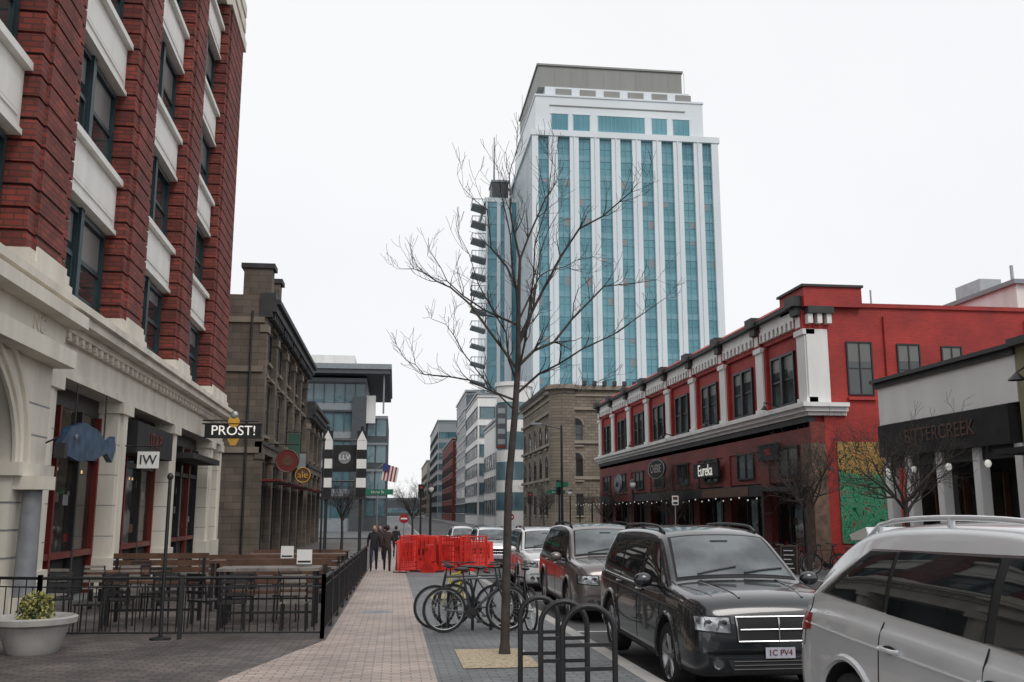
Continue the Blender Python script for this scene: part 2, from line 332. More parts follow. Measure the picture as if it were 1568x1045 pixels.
for a,c in ((20.3,21.5),(26.6,27.6),(33.3,34.3),(40.9,41.8),(43.3,44.0)):
    m_=(a+c)/2
    b.fb(F,a,c,-.8,-.04,-1,4.55,'stone'); b.fb(F,a-.06,c+.06,-.8,.1,4.25,4.549,'stone'); b.fb(F,a-.05,c+.05,-.8,.06,-1,.45,'stone')
    b.fb(F,m_-.22,m_+.22,-.04,.03,.45,4.25,'stone')
    for z in (1.0,1.8,2.6,3.4): b.fb(F,a-.002,c+.002,-.8,-.034,z,z+.02,'stone_d')
bays=[(21.5,26.6),(27.6,33.3),(34.3,40.9),(41.8,43.3)]
for a,c in bays:
    b.fb(F,a,c,-.9,-.62,-1,.6,'blackm'); b.fb(F,a,c,-.8,-.55,4.1,4.55,'black')
    b.fb(F,a,c,-.8,-.58,.6,4.1,'glass_sf')
    n=max(1,int((c-a)/1.6))
    for i in range(n+1):
        u=a+.05+(c-a-.1)*i/n; b.fb(F,u-.06,u+.06,-.6,-.45,-.6,4.1,'redframe' if i%2 else 'black')
    b.fb(F,a,c,-.6,-.47,2.95,3.1,'black'); b.fb(F,a,c,-.6,-.46,.55,.7,'redframe')
    for i in range(7):
        u=a+.5+wr_.random()*(c-a-1); z=wr_.uniform(.7,2.4); s_=wr_.uniform(.07,.22); b.fb(F,u-s_,u+s_,-.6,-.572,z,z+s_*1.3,wr_.choice(['blind','wood','redframe','woodg','stone_d']))
    for i in range(2):
        u=a+.6+wr_.random()*(c-a-1.2); b.fb(F,u-.05,u+.05,-.6,-.573,2.6,2.68,'warm')
b.fb(F,28.2,33.0,-.55,.1,3.3,4.2,'blackm'); b.fb(F,34.6,40.4,-.55,.5,3.5,3.7,'blackm')
b.text('IT & P',.6,Matrix.Translation((XF+.12,30.5,3.75))@Matrix.Rotation(rad(90),4,'Z')@Matrix.Rotation(rad(90),4,'X'),'redframe')
P=FE(XF,0)
arc=[(15.2+3.3*math.cos(t),2.55+2.2*math.sin(t)) for t in [math.pi*i/20 for i in range(21)]]
b.fprism(P,[(20.2,2.55)]+arc+[(9,2.55),(9,4.549),(20.2,4.549)],-.7,.25,'stone')
for r in (2.25,2.5,2.9):
    ring=[(15.2+(r+1.02)*math.cos(t),2.55+(r-.05)*math.sin(t)) for t in [math.pi*i/20 for i in range(21)]]
    b.tube([(XF+.28,u,z) for u,z in ring],.06,'stone',6)
b.fb(P,18.5,20.2,-.7,.25,-1,2.55,'stone'); b.fb(P,18.4,20.35,-.7,.4,2.3,2.548,'stone'); b.fb(P,18.4,20.35,-.7,.36,-1,.3,'stone')
for z in (.8,1.3,1.8): b.fb(P,18.49,20.21,-.7,.256,z,z+.03,'stone_d')
for z in (3.1,3.7): b.fb(P,19.0,20.21,-.7,.256,z,z+.03,'stone_d')
b.tube([(XF+.5,18.9,-.6),(XF+.5,18.9,2.1)],[.2,.17],'stone_d',16); b.fb(P,18.6,19.2,.2,.8,2.05,2.3,'stone'); b.fb(P,18.6,19.2,.2,.8,-1,.1,'stone')
b.fb(P,9,20.35,0,.65,4.55,4.9,'stone'); b.fb(P,9,20.2,0,.45,4.9,5.4,'stone'); b.fb(P,9,20.5,0,.8,5.4,5.655,'stone')
b.fb(P,9,18.5,-.9,-.6,-1,4.6,'glass_sf')
for u in (13,15.2,17.4): b.fb(P,u-.08,u+.08,-.62,-.5,-1,4.5,'black')
b.fb(P,9,18.5,-.62,-.48,2.2,2.4,'black')
b.text('NC',.45,Matrix.Translation((XF+.46,18.6,5.15))@Matrix.Rotation(rad(90),4,'Z')@Matrix.Rotation(rad(90),4,'X'),'stone',.02)
b.tube([(XF+.3,20.0,3.0),(XF+.6,20.0,3.15),(XF+.6,20.0,3.0)],.02,'black'); b.box(XF+.5,XF+.7,19.9,20.1,2.7,3.0,'black')
b.obj('brick_building',(.354,.154,0),rad(1.2))
# ------------------------------------------------------------------ old stone building
def old_building(x,y0,y1,h,nb):
    b=MB(); F=FE(x,y0); L=y1-y0
    b.box(x-14,x-.3,y0,y1,-1.5,h,'oldstone')
    bw=L/nb
    for i in range(nb+1):
        u=min(max(i*bw,.35),L-.35); b.fb(F,u-.35,u+.35,-.3,.05,-1.5,h-.6,'oldstone'); b.fb(F,u-.42,u+.42,-.3,.14,h-2,h-1.6,'oldtrim'); b.fb(F,u-.42,u+.42,-.3,.12,4.3,4.6,'oldstone')
    for n1,a,c in ((.3,h-1.2,h-.9),(.5,h-.9,h-.5),(.7,h-.5,h-.25),(.45,h-.25,h+.1)): b.fb(F,-.1,L+.1,-.35,n1,a,c,'darktrim')
    b.fb(F,0,L,-.3,.1,4.6,5.0,'oldstone'); b.fb(F,0,L,-.3,.18,5.0,5.2,'darktrim')
    nf=2 if h>11 else 1
    for i in range(nb):
        for k in range(nf):
            z0=5.8+k*4.0; z1=z0+2.6
            if z1>h-1.5: z1=h-1.6
            for s in (.27,.73):
                u=(i+s)*bw; window(b,F,u-.55,u+.55,z0,z1,-.28,'black','glass',1,2,.07,.06,sill='oldtrim',surround='oldstone')
                b.fb(F,u-.8,u+.8,-.3,.05,z1+.25,z1+.4,'oldtrim')
        b.fb(F,i*bw+.4,(i+1)*bw-.4,-.3,-.2,.3,4.2,'glass_sf')
        b.fb(F,(i+.5)*bw-.05,(i+.5)*bw+.05,-.22,-.1,-1,4.2,'black'); b.fb(F,i*bw+.4,(i+1)*bw-.4,-.22,-.1,3.0,3.15,'black')
        b.fb(F,i*bw+.6,(i+1)*bw-.6,-.1,1.0,3.2,3.3,'blackm' if i%2 else 'redframe')
        for j in range(int(bw/.7)): b.fb(F,i*bw+.2+j*.7,i*bw+.45+j*.7,.1,.42,h-1.3,h-.92,'darktrim')
    return b
b=old_building(-6.9,50,74,12.9,5)
for u in (0.2,3.6): b.box(-8.2,-6.75,50+u,51.0+u,12.5,14.4,'oldstone'); b.box(-8.35,-6.6,49.9+u,51.1+u,14.4,14.65,'darktrim')
for z in (4.6,8.8,11.4): b.box(-21,-6.98,49.88,50.0,z,z+.3,'oldtrim')
b.tube([(-7.6,49.8,-.8),(-7.6,49.8,12)],.06,'black')
b.obj('stone_storefront_building')
b=old_building(-6.7,74.1,87,9.9,3); b.obj('stone_storefront_building')
b=MB(); b.box(-18,-9.5,45.2,49.8,-1.5,4.2,'oldstone'); b.box(-9.52,-9.45,46,49,.0,3,'blackm'); b.obj('alley_wall')
# ------------------------------------------------------------------ generic buildings
def building(name,x0,x1,y0,y1,h,wall,glass='glass',trim='concrete',frame='black',floor=3.8,bay=3.2,ww=1.5,wh=2.2,faces='WS',z0=-1.6,first=1.2,ribbon=False,build=True):
    b=MB(); b.box(x0,x1,y0,y1,z0,h,wall)
    b.box(x0-.3,x1+.3,y0-.3,y1+.3,h,h+.45,trim); b.box(x0-.12,x1+.12,y0-.12,y1+.12,h-.7,h-.5,trim)
    for f in faces:
        F,L={'W':(FW(x0,y0),y1-y0),'E':(FE(x1,y0),y1-y0),'S':(FS(x0,y0),x1-x0)}[f]
        nf=int((h-1-first)/floor); nb=max(1,int(L/bay)); bw=L/nb
        for k in range(nf):
            zz=first+k*floor
            if ribbon:
                b.fb(F,.4,L-.4,-.02,.03,zz,zz+wh,glass)
                for i in range(nb+1): b.fb(F,min(max(i*bw,.45),L-.45)-.06,min(max(i*bw,.45),L-.45)+.06,0,.12,zz,zz+wh,frame)
                b.fb(F,.3,L-.3,0,.16,zz+wh,zz+wh+.15,trim); b.fb(F,.3,L-.3,0,.16,zz-.15,zz,trim)
            else:
                for i in range(nb):
                    u=(i+.5)*bw; window(b,F,u-ww/2,u+ww/2,zz,zz+wh,0,frame,glass,1,2,.08,.08,sill=trim)
    return b.obj(name) if build else b
b=MB(); Y=130; F=FS(-34,Y)
b.box(-34,-4.2,Y,Y+30,-1.5,19.6,'modgrey')
for k in range(5):
    z=.8+k*3.85
    b.fb(F,.3,29.7,-.02,.05,z,z+2.6,'modglass'); b.fb(F,0,29.8,0,.35,z+2.6,z+2.85,'moddark')
    for i in range(22): b.fb(F,.3+i*1.4,.42+i*1.4,0,.2,z,z+2.6,'moddark')
b.fb(F,19.5,22.5,0,.5,-1,15.5,'modgrey')
for k in range(4): b.fb(F,20,22,.5,.55,1.5+k*3.85,3.2+k*3.85,'modglass')
b.fb(F,28,29.9,0,.6,-1,17,'moddark')
b.box(-4.2,-1.2,Y+1.5,Y+26,-1.5,14.6,'moddark')
G=FS(-4.2,Y+1.5)
for k in range(4): b.fb(G,.3,1.3,0,.06,1+k*3.6,3.4+k*3.6,'modglass'); b.fb(G,1.5,2.8,0,.06,1+k*3.6,3.4+k*3.6,'modglass'); b.fb(G,0,3,0,.3,3.4+k*3.6,3.7+k*3.6,'modgrey')
b.box(-4.2,-2.9,Y+.6,Y+1.4,13.5,17.3,'white')
b.box(-34,-1.0,Y-2.5,Y+32,19.9,20.5,'moddark'); b.box(-34.2,-.8,Y-2.7,Y+32,20.5,21.2,'modgrey')
b.box(-30,-6,Y+3,Y+28,21.2,23.2,'white'); b.tube([(-1.8,Y-1.5,14.6),(-1.8,Y-1.5,19.9)],.12,'modgrey')
b.obj('modern_glass_building')
# ------------------------------------------------------------------ tower
b=MB(); TX0,TX1,TY=26.9,67.2,186; SH=79.4
b.box(TX0+.6,TX1-.6,TY+.6,TY+38,-1,SH,'towerglass')
F=FS(TX0,TY+.6); pitch=(TX1-TX0)/9
for i in range(10):
    c=i*pitch; wdt=1.9
    a,d=(c-wdt/2,c+wdt/2)
    if i==0: a,d=0,1.3
    if i==9: a,d=9*pitch-1.5,9*pitch
    b.fb(F,a,d,0,.7,-1,SH,'towerwhite')
    if 0<i<9: b.fb(F,c-.1,c+.1,.7,.95,-1,SH,'towerwhite')
tr=random.Random(4)
for k in range(19):
    z=3+k*4.2
    if z>SH-1.5: break
    for i in range(9):
        b.fb(F,i*pitch+.9,(i+1)*pitch-.9,0,.05,z,z+1.1,'towerspan'); b.fb(F,i*pitch+.9,(i+1)*pitch-.9,0,.1,z-.08,z,'towerspan'); b.fb(F,i*pitch+.9,(i+1)*pitch-.9,0,.08,z+2.6,z+2.66,'towerspan')
        if tr.random()<.3:
            s_=tr.choice((0,1)); c=(i+.5)*pitch; h=tr.uniform(.6,2.0); b.fb(F,c-1.3+s_*1.35,c-.05+s_*1.35,0,.045,z-.1-h,z-.1,'modgrey')
for i in range(9):
    c=(i+.5)*pitch; b.fb(F,c-.05,c+.05,0,.15,-1,SH,'towerspan')
W=FW(TX0+.6,TY)
for i in range(19):
    c=.4+i*2.0; b.fb(W,c,c+.75,0,.5,-1,SH,'towerwhite')
for k in range(18): b.fb(W,.6,38,0,.08,3+k*4.2,4.1+k*4.2,'moddark')
b.box(TX0-.3,TX1+.3,TY-.3,TY+39,SH,SH+1.3,'towerwhite')
cx0,cx1,cy=TX0+1.0,TX1-2.6,TY+1.5
b.box(cx0,cx1,cy,TY+36,SH+1.3,88.9,'towerwhite'); b.box(cx0-.2,cx1+.2,cy-.2,TY+36.4,88.9,89.3,'towerwhite')
b.box(cx0+2.2,cx1-2.6,cy+1,TY+35,89.3,91.6,'towerwhite')
F2=FS(TX0,cy)
for (a,d) in ((4.5,7.9),(9.2,12.6),(14.6,24.6),(26.4,29.5),(31.1,34.5)):
    b.fb(F2,a,d,0,.1,81.4,85.0,'towerglass'); b.fb(F2,a-.25,d+.25,0,.2,85.0,85.25,'towerwhite')
    n=max(2,int((d-a)/.9))
    for i in range(n+1): b.fb(F2,a+(d-a)*i/n-.05,a+(d-a)*i/n+.05,0,.2,81.4,85.0,'towerspan')
b.fb(F2,4,cx1-TX0-4,0,.18,86.8,87.0,'towergrey')
F3=FS(TX0+4,cy+1)
for i in range(6): b.fb(F3,1.5+i*5.3,5.0+i*5.3,0,.08,89.7,91.2,'towergrey')
b.box(TX0+1.8,TX1-6.6,TY+3.0,TY+33,91.6,96.6,'towergrey'); b.box(TX0+1.5,TX1-6.3,TY+2.7,TY+33.3,96.6,97.0,'towergrey')
for i in range(10): b.box(TX0+1.8+i*3.6,TX0+1.88+i*3.6,TY+2.95,TY+3.0,91.6,96.6,'modgrey')
b.box(19.8,TX0+2,TY+27,TY+46,-1,73.5,'towerglass'); b.box(19.5,TX0+2,TY+26.8,TY+46,73.5,74.5,'towerwhite')
F4=FS(19.8,TY+27); b.fb(F4,2.6,3.4,0,.4,-1,73.5,'towerwhite'); b.fb(F4,4.4,6.0,0,.4,-1,73.5,'towerwhite'); b.fb(F4,0,.35,0,.4,-1,73.5,'towerwhite')
for k in range(17):
    z=5+k*4.2
    b.add([(16.6,TY+27.5,z+.9),(19.8,TY+27.5,z),(19.8,TY+33,z),(16.6,TY+33,z+.9),(16.6,TY+27.5,z+1.1),(19.8,TY+27.5,z+.3),(19.8,TY+33,z+.3),(16.6,TY+33,z+1.1)],[(0,3,2,1),(4,5,6,7),(0,1,5,4),(1,2,6,5),(2,3,7,6),(3,0,4,7)],'modgrey')
    b.box(16.6,19.8,TY+27.5,TY+27.62,z+2.0,z+2.16,'modgrey'); b.box(16.6,16.72,TY+27.5,TY+33,z+2.0,z+2.16,'modgrey')
    for q in range(5): b.box(16.65+q*.75,16.73+q*.75,TY+27.5,TY+27.6,z+.4,z+2.1,'modgrey')
    b.fb(F4,.1,6,0,.12,z,z+1.0,'towerspan')
b.box(21.5,25.5,TY+30,TY+36,74.5,79.5,'moddark'); b.box(21.3,25.7,TY+29.8,TY+36.2,79.5,80,'modgrey')
b.tube([(22.3,TY+33,79.5),(22.3,TY+33,92)],[.25,.12],'modgrey',6)
b.obj('office_tower')
b=building('podium',17,40,140,184,17,'white',glass='modglass',trim='modgrey',floor=4,bay=3.5,ww=2.2,wh=2.4,build=False)
b.tube([(17.4,140.5,-1),(17.4,140.5,20)],2.6,'white',20); b.tube([(17.4,140.5,20),(17.4,140.5,20.6)],2.9,'white',20)
for k in range(4): b.tube([(17.4,140.5,1.8+k*4.4),(17.4,140.5,4.4+k*4.4)],2.66,'modglass',20)
b.obj('white_corner_building')
building('apartment_building',16.2,30,190,222,25,'white',glass='modglass',trim='modgrey',ribbon=True,bay=3)
building('grey_office_building',16.5,30,226,262,30,'modgrey',glass='modglass',trim='white',ribbon=True,bay=4)
building('brick_office_building',16.0,30,270,330,22,'redbrick',trim='tantrim2',bay=4)
building('distant_office_building',15.0,34,345,420,34,'modgrey',glass='modglass',trim='modgrey',ribbon=True)
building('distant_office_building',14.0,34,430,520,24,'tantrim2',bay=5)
building('distant_low_building',-14,22,560,600,9,'moddark',glass='modglass',trim='modgrey',ribbon=True,faces='S')
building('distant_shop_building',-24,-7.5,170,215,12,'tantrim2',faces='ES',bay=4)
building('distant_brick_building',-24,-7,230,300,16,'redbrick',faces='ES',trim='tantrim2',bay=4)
building('distant_office_building',-30,-7,320,480,20,'modgrey',faces='ES',glass='modglass',ribbon=True)
# brown stone building with arched windows
b=building('tan',17,46,100,127,14.6,'tan',trim='tantrim',floor=3.7,bay=3.9,ww=1.3,wh=2.1,first=1.3,build=False)
b.tube([(17.8,100.8,-1.5),(17.8,100.8,14.6)],1.5,'tan',20); b.tube([(17.8,100.8,14.6),(17.8,100.8,15.05)],1.95,'tantrim',20)
for fz in (12.6,9.0,5.2): b.box(16.75,46.3,99.75,127.3,fz-.2,fz+.12,'tantrim')
for i in range(24): b.fb(FS(19.8,99.7),i*1.1,i*1.1+.4,-.1,.35,15.05,15.5,'darktrim'); b.fb(FW(16.7,103),i*1.0,i*1.0+.4,-.1,.35,15.05,15.5,'darktrim')
for (FF,L,nb) in ((FW(17,100),27,6),(FS(17,100),29,7)):
    for i in range(nb):
        u=(i+.5)*L/nb
        for zt,rr in ((7.1,.73),(10.8,.73)):
            ar=[(u+(rr+.2)*math.cos(t),zt+(rr+.2)*math.sin(t)) for t in [math.pi*q/10 for q in range(11)]]; b.fprism(FF,ar,-.02,.06,'tantrim')
            ar=[(u+rr*math.cos(t),zt+.002+rr*math.sin(t)) for t in [math.pi*q/10 for q in range(11)]]; b.fprism(FF,ar,-.02,.09,'blackm')
b.obj('brown_stone_building')
# ------------------------------------------------------------------ red building
b=MB(); RX,RY,RL=16.5,36.3,40.0; F=FW(RX,RY)
b.box(RX+.35,RX+14,RY+.01,RY+RL,5.6,10.0,'redpaint')
b.box(RX,RX+14,RY+.15,RY+RL-.15,5.0,5.6,'redpaint')
for n1,z0,z1 in ((.14,5.45,5.6),(.3,5.6,5.78),(.45,5.78,5.95)): b.fb(F,-n1,RL,-.4,n1,z0,z1,'white')
bw=RL/8
for i in range(9):
    u=min(max(i*bw,.4),RL-.4)
    b.fb(F,u-.4,u+.4,-.36,.06,5.95,9.0,'white'); b.fb(F,u-.47,u+.47,-.36,.14,8.78,9.0,'white'); b.fb(F,u-.47,u+.47,-.36,.12,5.95,6.2,'white')
    b.fb(F,u-.35,u+.35,-.36,.12,9.0,9.8,'redpaint'); b.fb(F,u-.2,u+.2,.12,.15,9.1,9.55,'white')
    b.fb(F,u-.42,u+.42,-.36,.5,9.95,10.38,'darktrim'); b.fb(F,u-.3,u+.3,-.3,.33,9.6,9.95,'darktrim')
for i in range(8):
    a,c=i*bw+.41,(i+1)*bw-.41
    if i==0: a=.82
    if i==7: c=RL-.82
    m_=(a+c)/2
    b.fb(F,a,c,-.38,-.16,5.95,8.98,'redpaint')
    b.fb(F,a,a+.22,-.36,-.02,5.95,8.9,'redpaint'); b.fb(F,c-.22,c,-.36,-.02,5.95,8.9,'redpaint')
    window(b,F,m_-1.15,m_+1.15,6.2,8.25,-.15,'black','glass',2,2,.1,.1,blind=.8)
    b.fb(F,m_-.1,m_+.1,-.15,.0,6.2,8.25,'black'); b.fb(F,a,c,-.2,.03,5.951,6.08,'white')
    b.fb(F,a,c,-.36,-.02,8.98,9.25,'redpaint')
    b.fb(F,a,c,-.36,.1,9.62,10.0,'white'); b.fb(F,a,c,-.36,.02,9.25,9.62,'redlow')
    n=8
    for j in range(n):
        u=a+(c-a)*(j+.5)/n; r=(c-a)/n/2
        poly=[(u-r,9.66),(u-r,9.18),(u-r*.5,9.18)]+[(u+r*.55*math.cos(t)*-1,9.38+.16*math.sin(t)) for t in [math.pi*q/6 for q in range(1,6)]]+[(u+r*.5,9.18),(u+r,9.18),(u+r,9.66)]
        b.fprism(F,poly,-.1,.14,'white')
b.fprism(F,[(0,10.0),(RL,10.0),(RL,10.16),(0,10.16)],-.4,.34,'darktrim')
pts=[(RX-.36,RY,10.16),(RX-.36,RY+RL,10.16),(RX+.3,RY+RL,10.6),(RX+.3,RY,10.6),(RX+.3,RY,10.16),(RX+.3,RY+RL,10.16)]
b.add(pts,[(0,1,2,3),(3,2,5,4),(0,3,4),(1,5,2),(0,4,5,1)],'redpaint')
b.box(RX-.1,RX+2.4,RY-.25,RY+2.2,9.9,10.72,'redpaint'); b.box(RX-.2,RX+2.46,RY-.33,RY+2.3,10.72,10.82,'darktrim')
S=FS(RX,RY)
b.fb(S,.0,.9,-.005,.07,5.96,8.99,'white'); b.fb(S,.0,1.1,-.01,.4,9.6,9.89,'darktrim')
for j in range(3): b.fb(S,.02+j*.4,.22+j*.4,-.01,.3,9.2,9.598,'white')
for n1,z0,z1 in ((.13,5.455,5.6),(.29,5.605,5.782),(.44,5.785,5.945)): b.fb(S,.405,1.5,-.01,n1,z0,z1,'white')
b.box(RX+.6,RX+14,RY,RY+RL,-1.5,5.6,'redpaint')
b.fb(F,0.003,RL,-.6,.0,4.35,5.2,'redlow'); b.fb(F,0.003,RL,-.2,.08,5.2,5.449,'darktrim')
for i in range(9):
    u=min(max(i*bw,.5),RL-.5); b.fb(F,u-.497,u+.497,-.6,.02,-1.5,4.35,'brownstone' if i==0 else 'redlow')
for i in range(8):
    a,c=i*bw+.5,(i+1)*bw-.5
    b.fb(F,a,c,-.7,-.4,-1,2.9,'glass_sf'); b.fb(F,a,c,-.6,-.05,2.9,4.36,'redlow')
    for j in range(4): u=a+(c-a)*j/3; b.fb(F,u-.05,u+.05,-.4,-.3,-1,2.9,'black')
    window(b,F,(a+c)/2-1.1,(a+c)/2+.9,3.2,4.3,-.05,'black','glass',2,1,.08,.08)
    for j in range(4):
        u=a+.3+wr_.random()*(c-a-.8); z=wr_.uniform(-.2,1.6); s_=wr_.uniform(.12,.35); b.fb(F,u,u+s_*1.5,-.4,-.385,z,z+s_,wr_.choice(['wood','blind','redframe','brownstone','warm' if j==0 else 'stone_d']))
b.fb(F,.6,RL-.5,.03,1.9,2.45,2.62,'blackm'); b.fb(F,.6,RL-.5,1.9,1.95,2.25,2.7,'black')
for i in range(4): b.fb(F,2+i*9.6,8+i*9.6,1.951,1.97,2.28,2.66,('wood','darktrim','redframe','brownstone')[i])
for i in range(9): b.tube([(RX-1.85,RY+.8+i*4.8,-.9),(RX-1.85,RY+.8+i*4.8,2.5)],.06,'black',8)
for i in range(40): b.ell((RX-1.99,RY+1+i,2.16-.06*math.sin(i*2.1)),(.035,.035,.035),'litwhite',4)
for j,(u0,u1) in enumerate(((1.75,2.75),(3.95,4.85),(5.9,6.7),(8.6,9.5))):
    z1=8.45-.05*j; window(b,S,u0,u1,6.35,z1,.0,'black','glass',2,2,.06,.05,blind=1)
    b.fb(S,u0-.1,u1+.1,0,.12,6.1,6.22,'redpaint')
b.tube([(RX+3.4,RY-.06,3),(RX+3.4,RY-.06,9.6)],.05,'redpaint',8)
b.tube([(RX+9.75,RY-.08,3),(RX+9.75,RY-.08,9.6)],.07,'darktrim',8)
b.box(RX+2.4,RX+9.8,RY-.08,RY+.3,9.95,10.12,'redpaint')
b.tube([(RX+4,RY+2,10),(RX+4,RY+2,11.2)],.04,'steel'); b.box(RX+6,RX+7.2,RY+3,RY+4,10,10.6,'modgrey')
b.fb(S,1.05,3.1,.02,.045,.4,4.4,'mural')
for u,z in ((.6,3.4),(3.3,3.5)): b.tube([(RX+u,RY,z),(RX+u,RY-.3,z+.15),(RX+u,RY-.3,z)],.02,'black'); b.lathe([(.03,0),(.14,-.15)],(RX+u,RY-.3,z),'black',12)
for i in range(5): u=3+i*8; b.tube([(RX,RY+u,6.1),(RX-.7,RY+u,6.3),(RX-.7,RY+u,6.15)],.03,'black'); b.lathe([(.03,.0),(.16,-.16)],(RX-.7,RY+u,6.15),'black',12)
b.obj('red_brick_building')
b=MB(); b.box(27.2,36,38,50,8.4,11.6,'white'); b.box(27.0,36.2,37.8,50.2,11.6,11.8,'modgrey')
b.box(27.5,28.6,41,43,11.8,12.6,'steel'); b.box(29.4,30.9,41,43,11.8,12.3,'modgrey'); b.tube([(29.2,41,11.8),(29.2,41,13.3)],.08,'steel'); b.box(27,40,37.9,50,-1,8.4,'redpaint'); b.obj('white_roof_building')
def sign(name,x,y,z,w,h,txt,bgk,tk,oval=False,s=.5):
    b=MB()
    if oval:
        b.T=Matrix.Translation((x,y,z))@Matrix.Rotation(rad(-90),4,'Z')@Matrix.Rotation(rad(90),4,'X')
        b.lathe([(0,-.05),(1,-.05),(1,.05),(0,.05)],(0,0,0),bgk,28,'z'); b.lathe([(.9,.052),(.93,.06),(.96,.052)],(0,0,0),tk,28,'z')
        b.v=[Vector((v.x,y+(v.y-y)*w/2,z+(v.z-z)*h/2)) for v in b.v]
        b.T=Matrix.Identity(4)
    else: b.box(x-.06,x+.06,y-w/2,y+w/2,z-h/2,z+h/2,bgk); b.box(x-.08,x+.08,y-w/2-.04,y+w/2+.04,z+h/2,z+h/2+.05,'black')
    b.text(txt,s,Matrix.Translation((x-.07,y,z))@Matrix.Rotation(rad(-90),4,'Z')@Matrix.Rotation(rad(90),4,'X'),tk)
    return b.obj(name)
sign('shop_sign',16.2,48.6,3.75,4.0,.75,'Eureka','blackm','litwhite',s=.85)
sign('oval_sign',15.6,56.0,4.15,3.8,1.2,'CHERIE','blackm','concrete',True,.7)
sign('red_shop_sign',16.35,40.4,4.2,2.2,.7,'T&S','blackm','redpaint',s=.4)
sign('round_sign',15.2,64.5,3.5,2.0,1.3,'ale','stone_d','blackm',True,.6)
# ------------------------------------------------------------------ white shop + olive building
b=MB(); F=FW(16.5,0)
b.box(16.5,27,23.4,30.8,4.55,6.0,'shopwhite'); b.box(17.8,27,23.4,30.8,-1.5,4.55,'blackm')
b.box(16.3,27,23.3,31.0,6.0,6.12,'black'); b.box(16.42,27,23.35,30.9,5.82,5.998,'darktrim')
b.fb(F,23.6,30.6,-.6,.2,3.45,4.5,'blackm')
b.text('BITTERCREEK',.62,Matrix.Translation((16.28,27,4.0))@Matrix.Rotation(rad(-90),4,'Z')@Matrix.Rotation(rad(90),4,'X'),'wood')
for u in (23.6,25.5,27.4,29.2,30.5): b.fb(F,u-.16,u+.16,-.3,.0,-1,3.45,'shopwhite')
for u in (24.5,26.4,28.3,29.9):
    b.ell((16.2,u,2.95),(.09,.09,.11),'litwhite',8); b.tube([(16.2,u,3.05),(16.2,u,3.45)],.015,'black')
for u in (24.0,26.0,28.0,29.6):
    b.fb(F,u,u+1.1,-1.28,-1.2,-.5,2.8,'glass_sf'); b.fb(F,u-.04,u,-1.28,-1.1,-.5,2.8,'wood'); b.fb(F,u+1.1,u+1.14,-1.28,-1.1,-.5,2.8,'wood')
b.fb(F,23.6,30.6,-.5,-.1,3.1,3.44,'darktrim')
b.obj('white_shop_building')
b=MB(); b.box(16.5,27,12,23.35,3.2,6.0,'olive'); b.box(17.4,27,12,23.35,-1.5,3.2,'blackm'); b.box(16.2,27,11.9,23.28,6.0,6.2,'black')
for u in (13,16,19,22.2): b.fb(F,u-.2,u+.2,-.3,.02,-1,3.2,'olive')
b.fb(F,12.2,23.2,.0,1.0,3.1,3.25,'blackm')
for u in (14,18,22.6): b.tube([(16.5,u,5.2),(16.2,u,5.35),(15.95,u,5.2)],.025,'black'); b.lathe([(.04,.15),(.2,-.02),(.22,-.05)],(15.95,u,5.05),'black')
b.obj('olive_shop_building')
# ------------------------------------------------------------------ signs left side
b=MB(); y=37.6
b.box(-7.3,-5.2,y-.1,y+.1,4.45,4.95,'blackm')
for z in (4.42,4.95): b.box(-7.4,-5.15,y-.12,y+.12,z,z+.04,'black')
b.text('PROST!',.52,Matrix.Translation((-6.22,y-.11,4.7))@Matrix.Rotation(rad(90),4,'X'),'litwhite')
b.lathe([(0,-.12),(.22,-.12),(.22,-.1),(.2,.0)],(-6.22,y,5.05),'yellow',20,'y'); b.ell((-6.22,y-.1,5.32),(.15,.08,.15),'steel',8)
b.fprism(((-6.22,y,0),(1,0,0),(0,-1,0)),[(-.25,4.45),(.25,4.45),(.1,4.15),(-.1,4.15)],-.05,.1,'yellow')
b.tube([(-7.4,y,5.1),(-5.3,y,5.1)],.03,'black'); b.obj('blade_sign')
b=MB(); y=26.9
b.tube([(-7.3,y,3.4),(-6.3,y,3.4)],.02,'black'); b.box(-6.95,-6.4,y-.05,y+.05,2.8,3.25,'white'); b.text('IW',.36,Matrix.Translation((-6.67,y-.06,3.02))@Matrix.Rotation(rad(90),4,'X'),'blackm'); b.tube([(-6.67,y,3.25),(-6.67,y,3.4)],.015,'black'); b.obj('hanging_shop_sign')
b=MB()
prof=[(0,0),(.35,.35),(.9,.5),(1.5,.42),(2.0,.2),(2.35,.38),(2.45,.1),(2.3,-.2),(2.0,-.02),(1.4,-.22),(.7,-.28),(.2,-.2)]
b.fprism(((-7.3,0,0),(0,1,0),(1,0,0)),[(21.5+u*1.65,3.1+z*1.15) for u,z in prof],0,.14,'blue')
b.tube([(-7.2,22.4,3.5),(-7.2,22.4,4.5)],.02,'black'); b.tube([(-7.2,24.6,3.4),(-7.2,24.6,4.5)],.02,'black'); b.ell((-7.15,22.4,3.3),(.03,.07,.07),'stone_d',6)
b.obj('fish_shaped_sign')
b=MB(); y=52
for j,(xx,zz,k,r) in enumerate(((-5.75,4.3,'redframe',.62),(-5.0,3.6,'wood',.42))):
    b.lathe([(0,-.08),(r,-.08),(r,.08),(0,.08)],(xx,y+j,zz),k,28,'y')
    b.lathe([(r*.88,-.1),(r*.95,-.12),(r,-.1)],(xx,y+j,zz),'yellow' if j else 'wood',28,'y')
b.fprism(((-5.75,y-.09,0),(1,0,0),(0,-1,0)),[(-.3,4.1),(.2,4.05),(.32,4.3),(.1,4.6),(-.2,4.5)],0,.02,'wood')
b.tube([(-6.9,y,5.2),(-5.2,y,5.2)],.04,'black'); b.text('ale',.5,Matrix.Translation((-5.0,y+.85,3.6))@Matrix.Rotation(rad(90),4,'X'),'yellow'); b.obj('round_pub_sign')
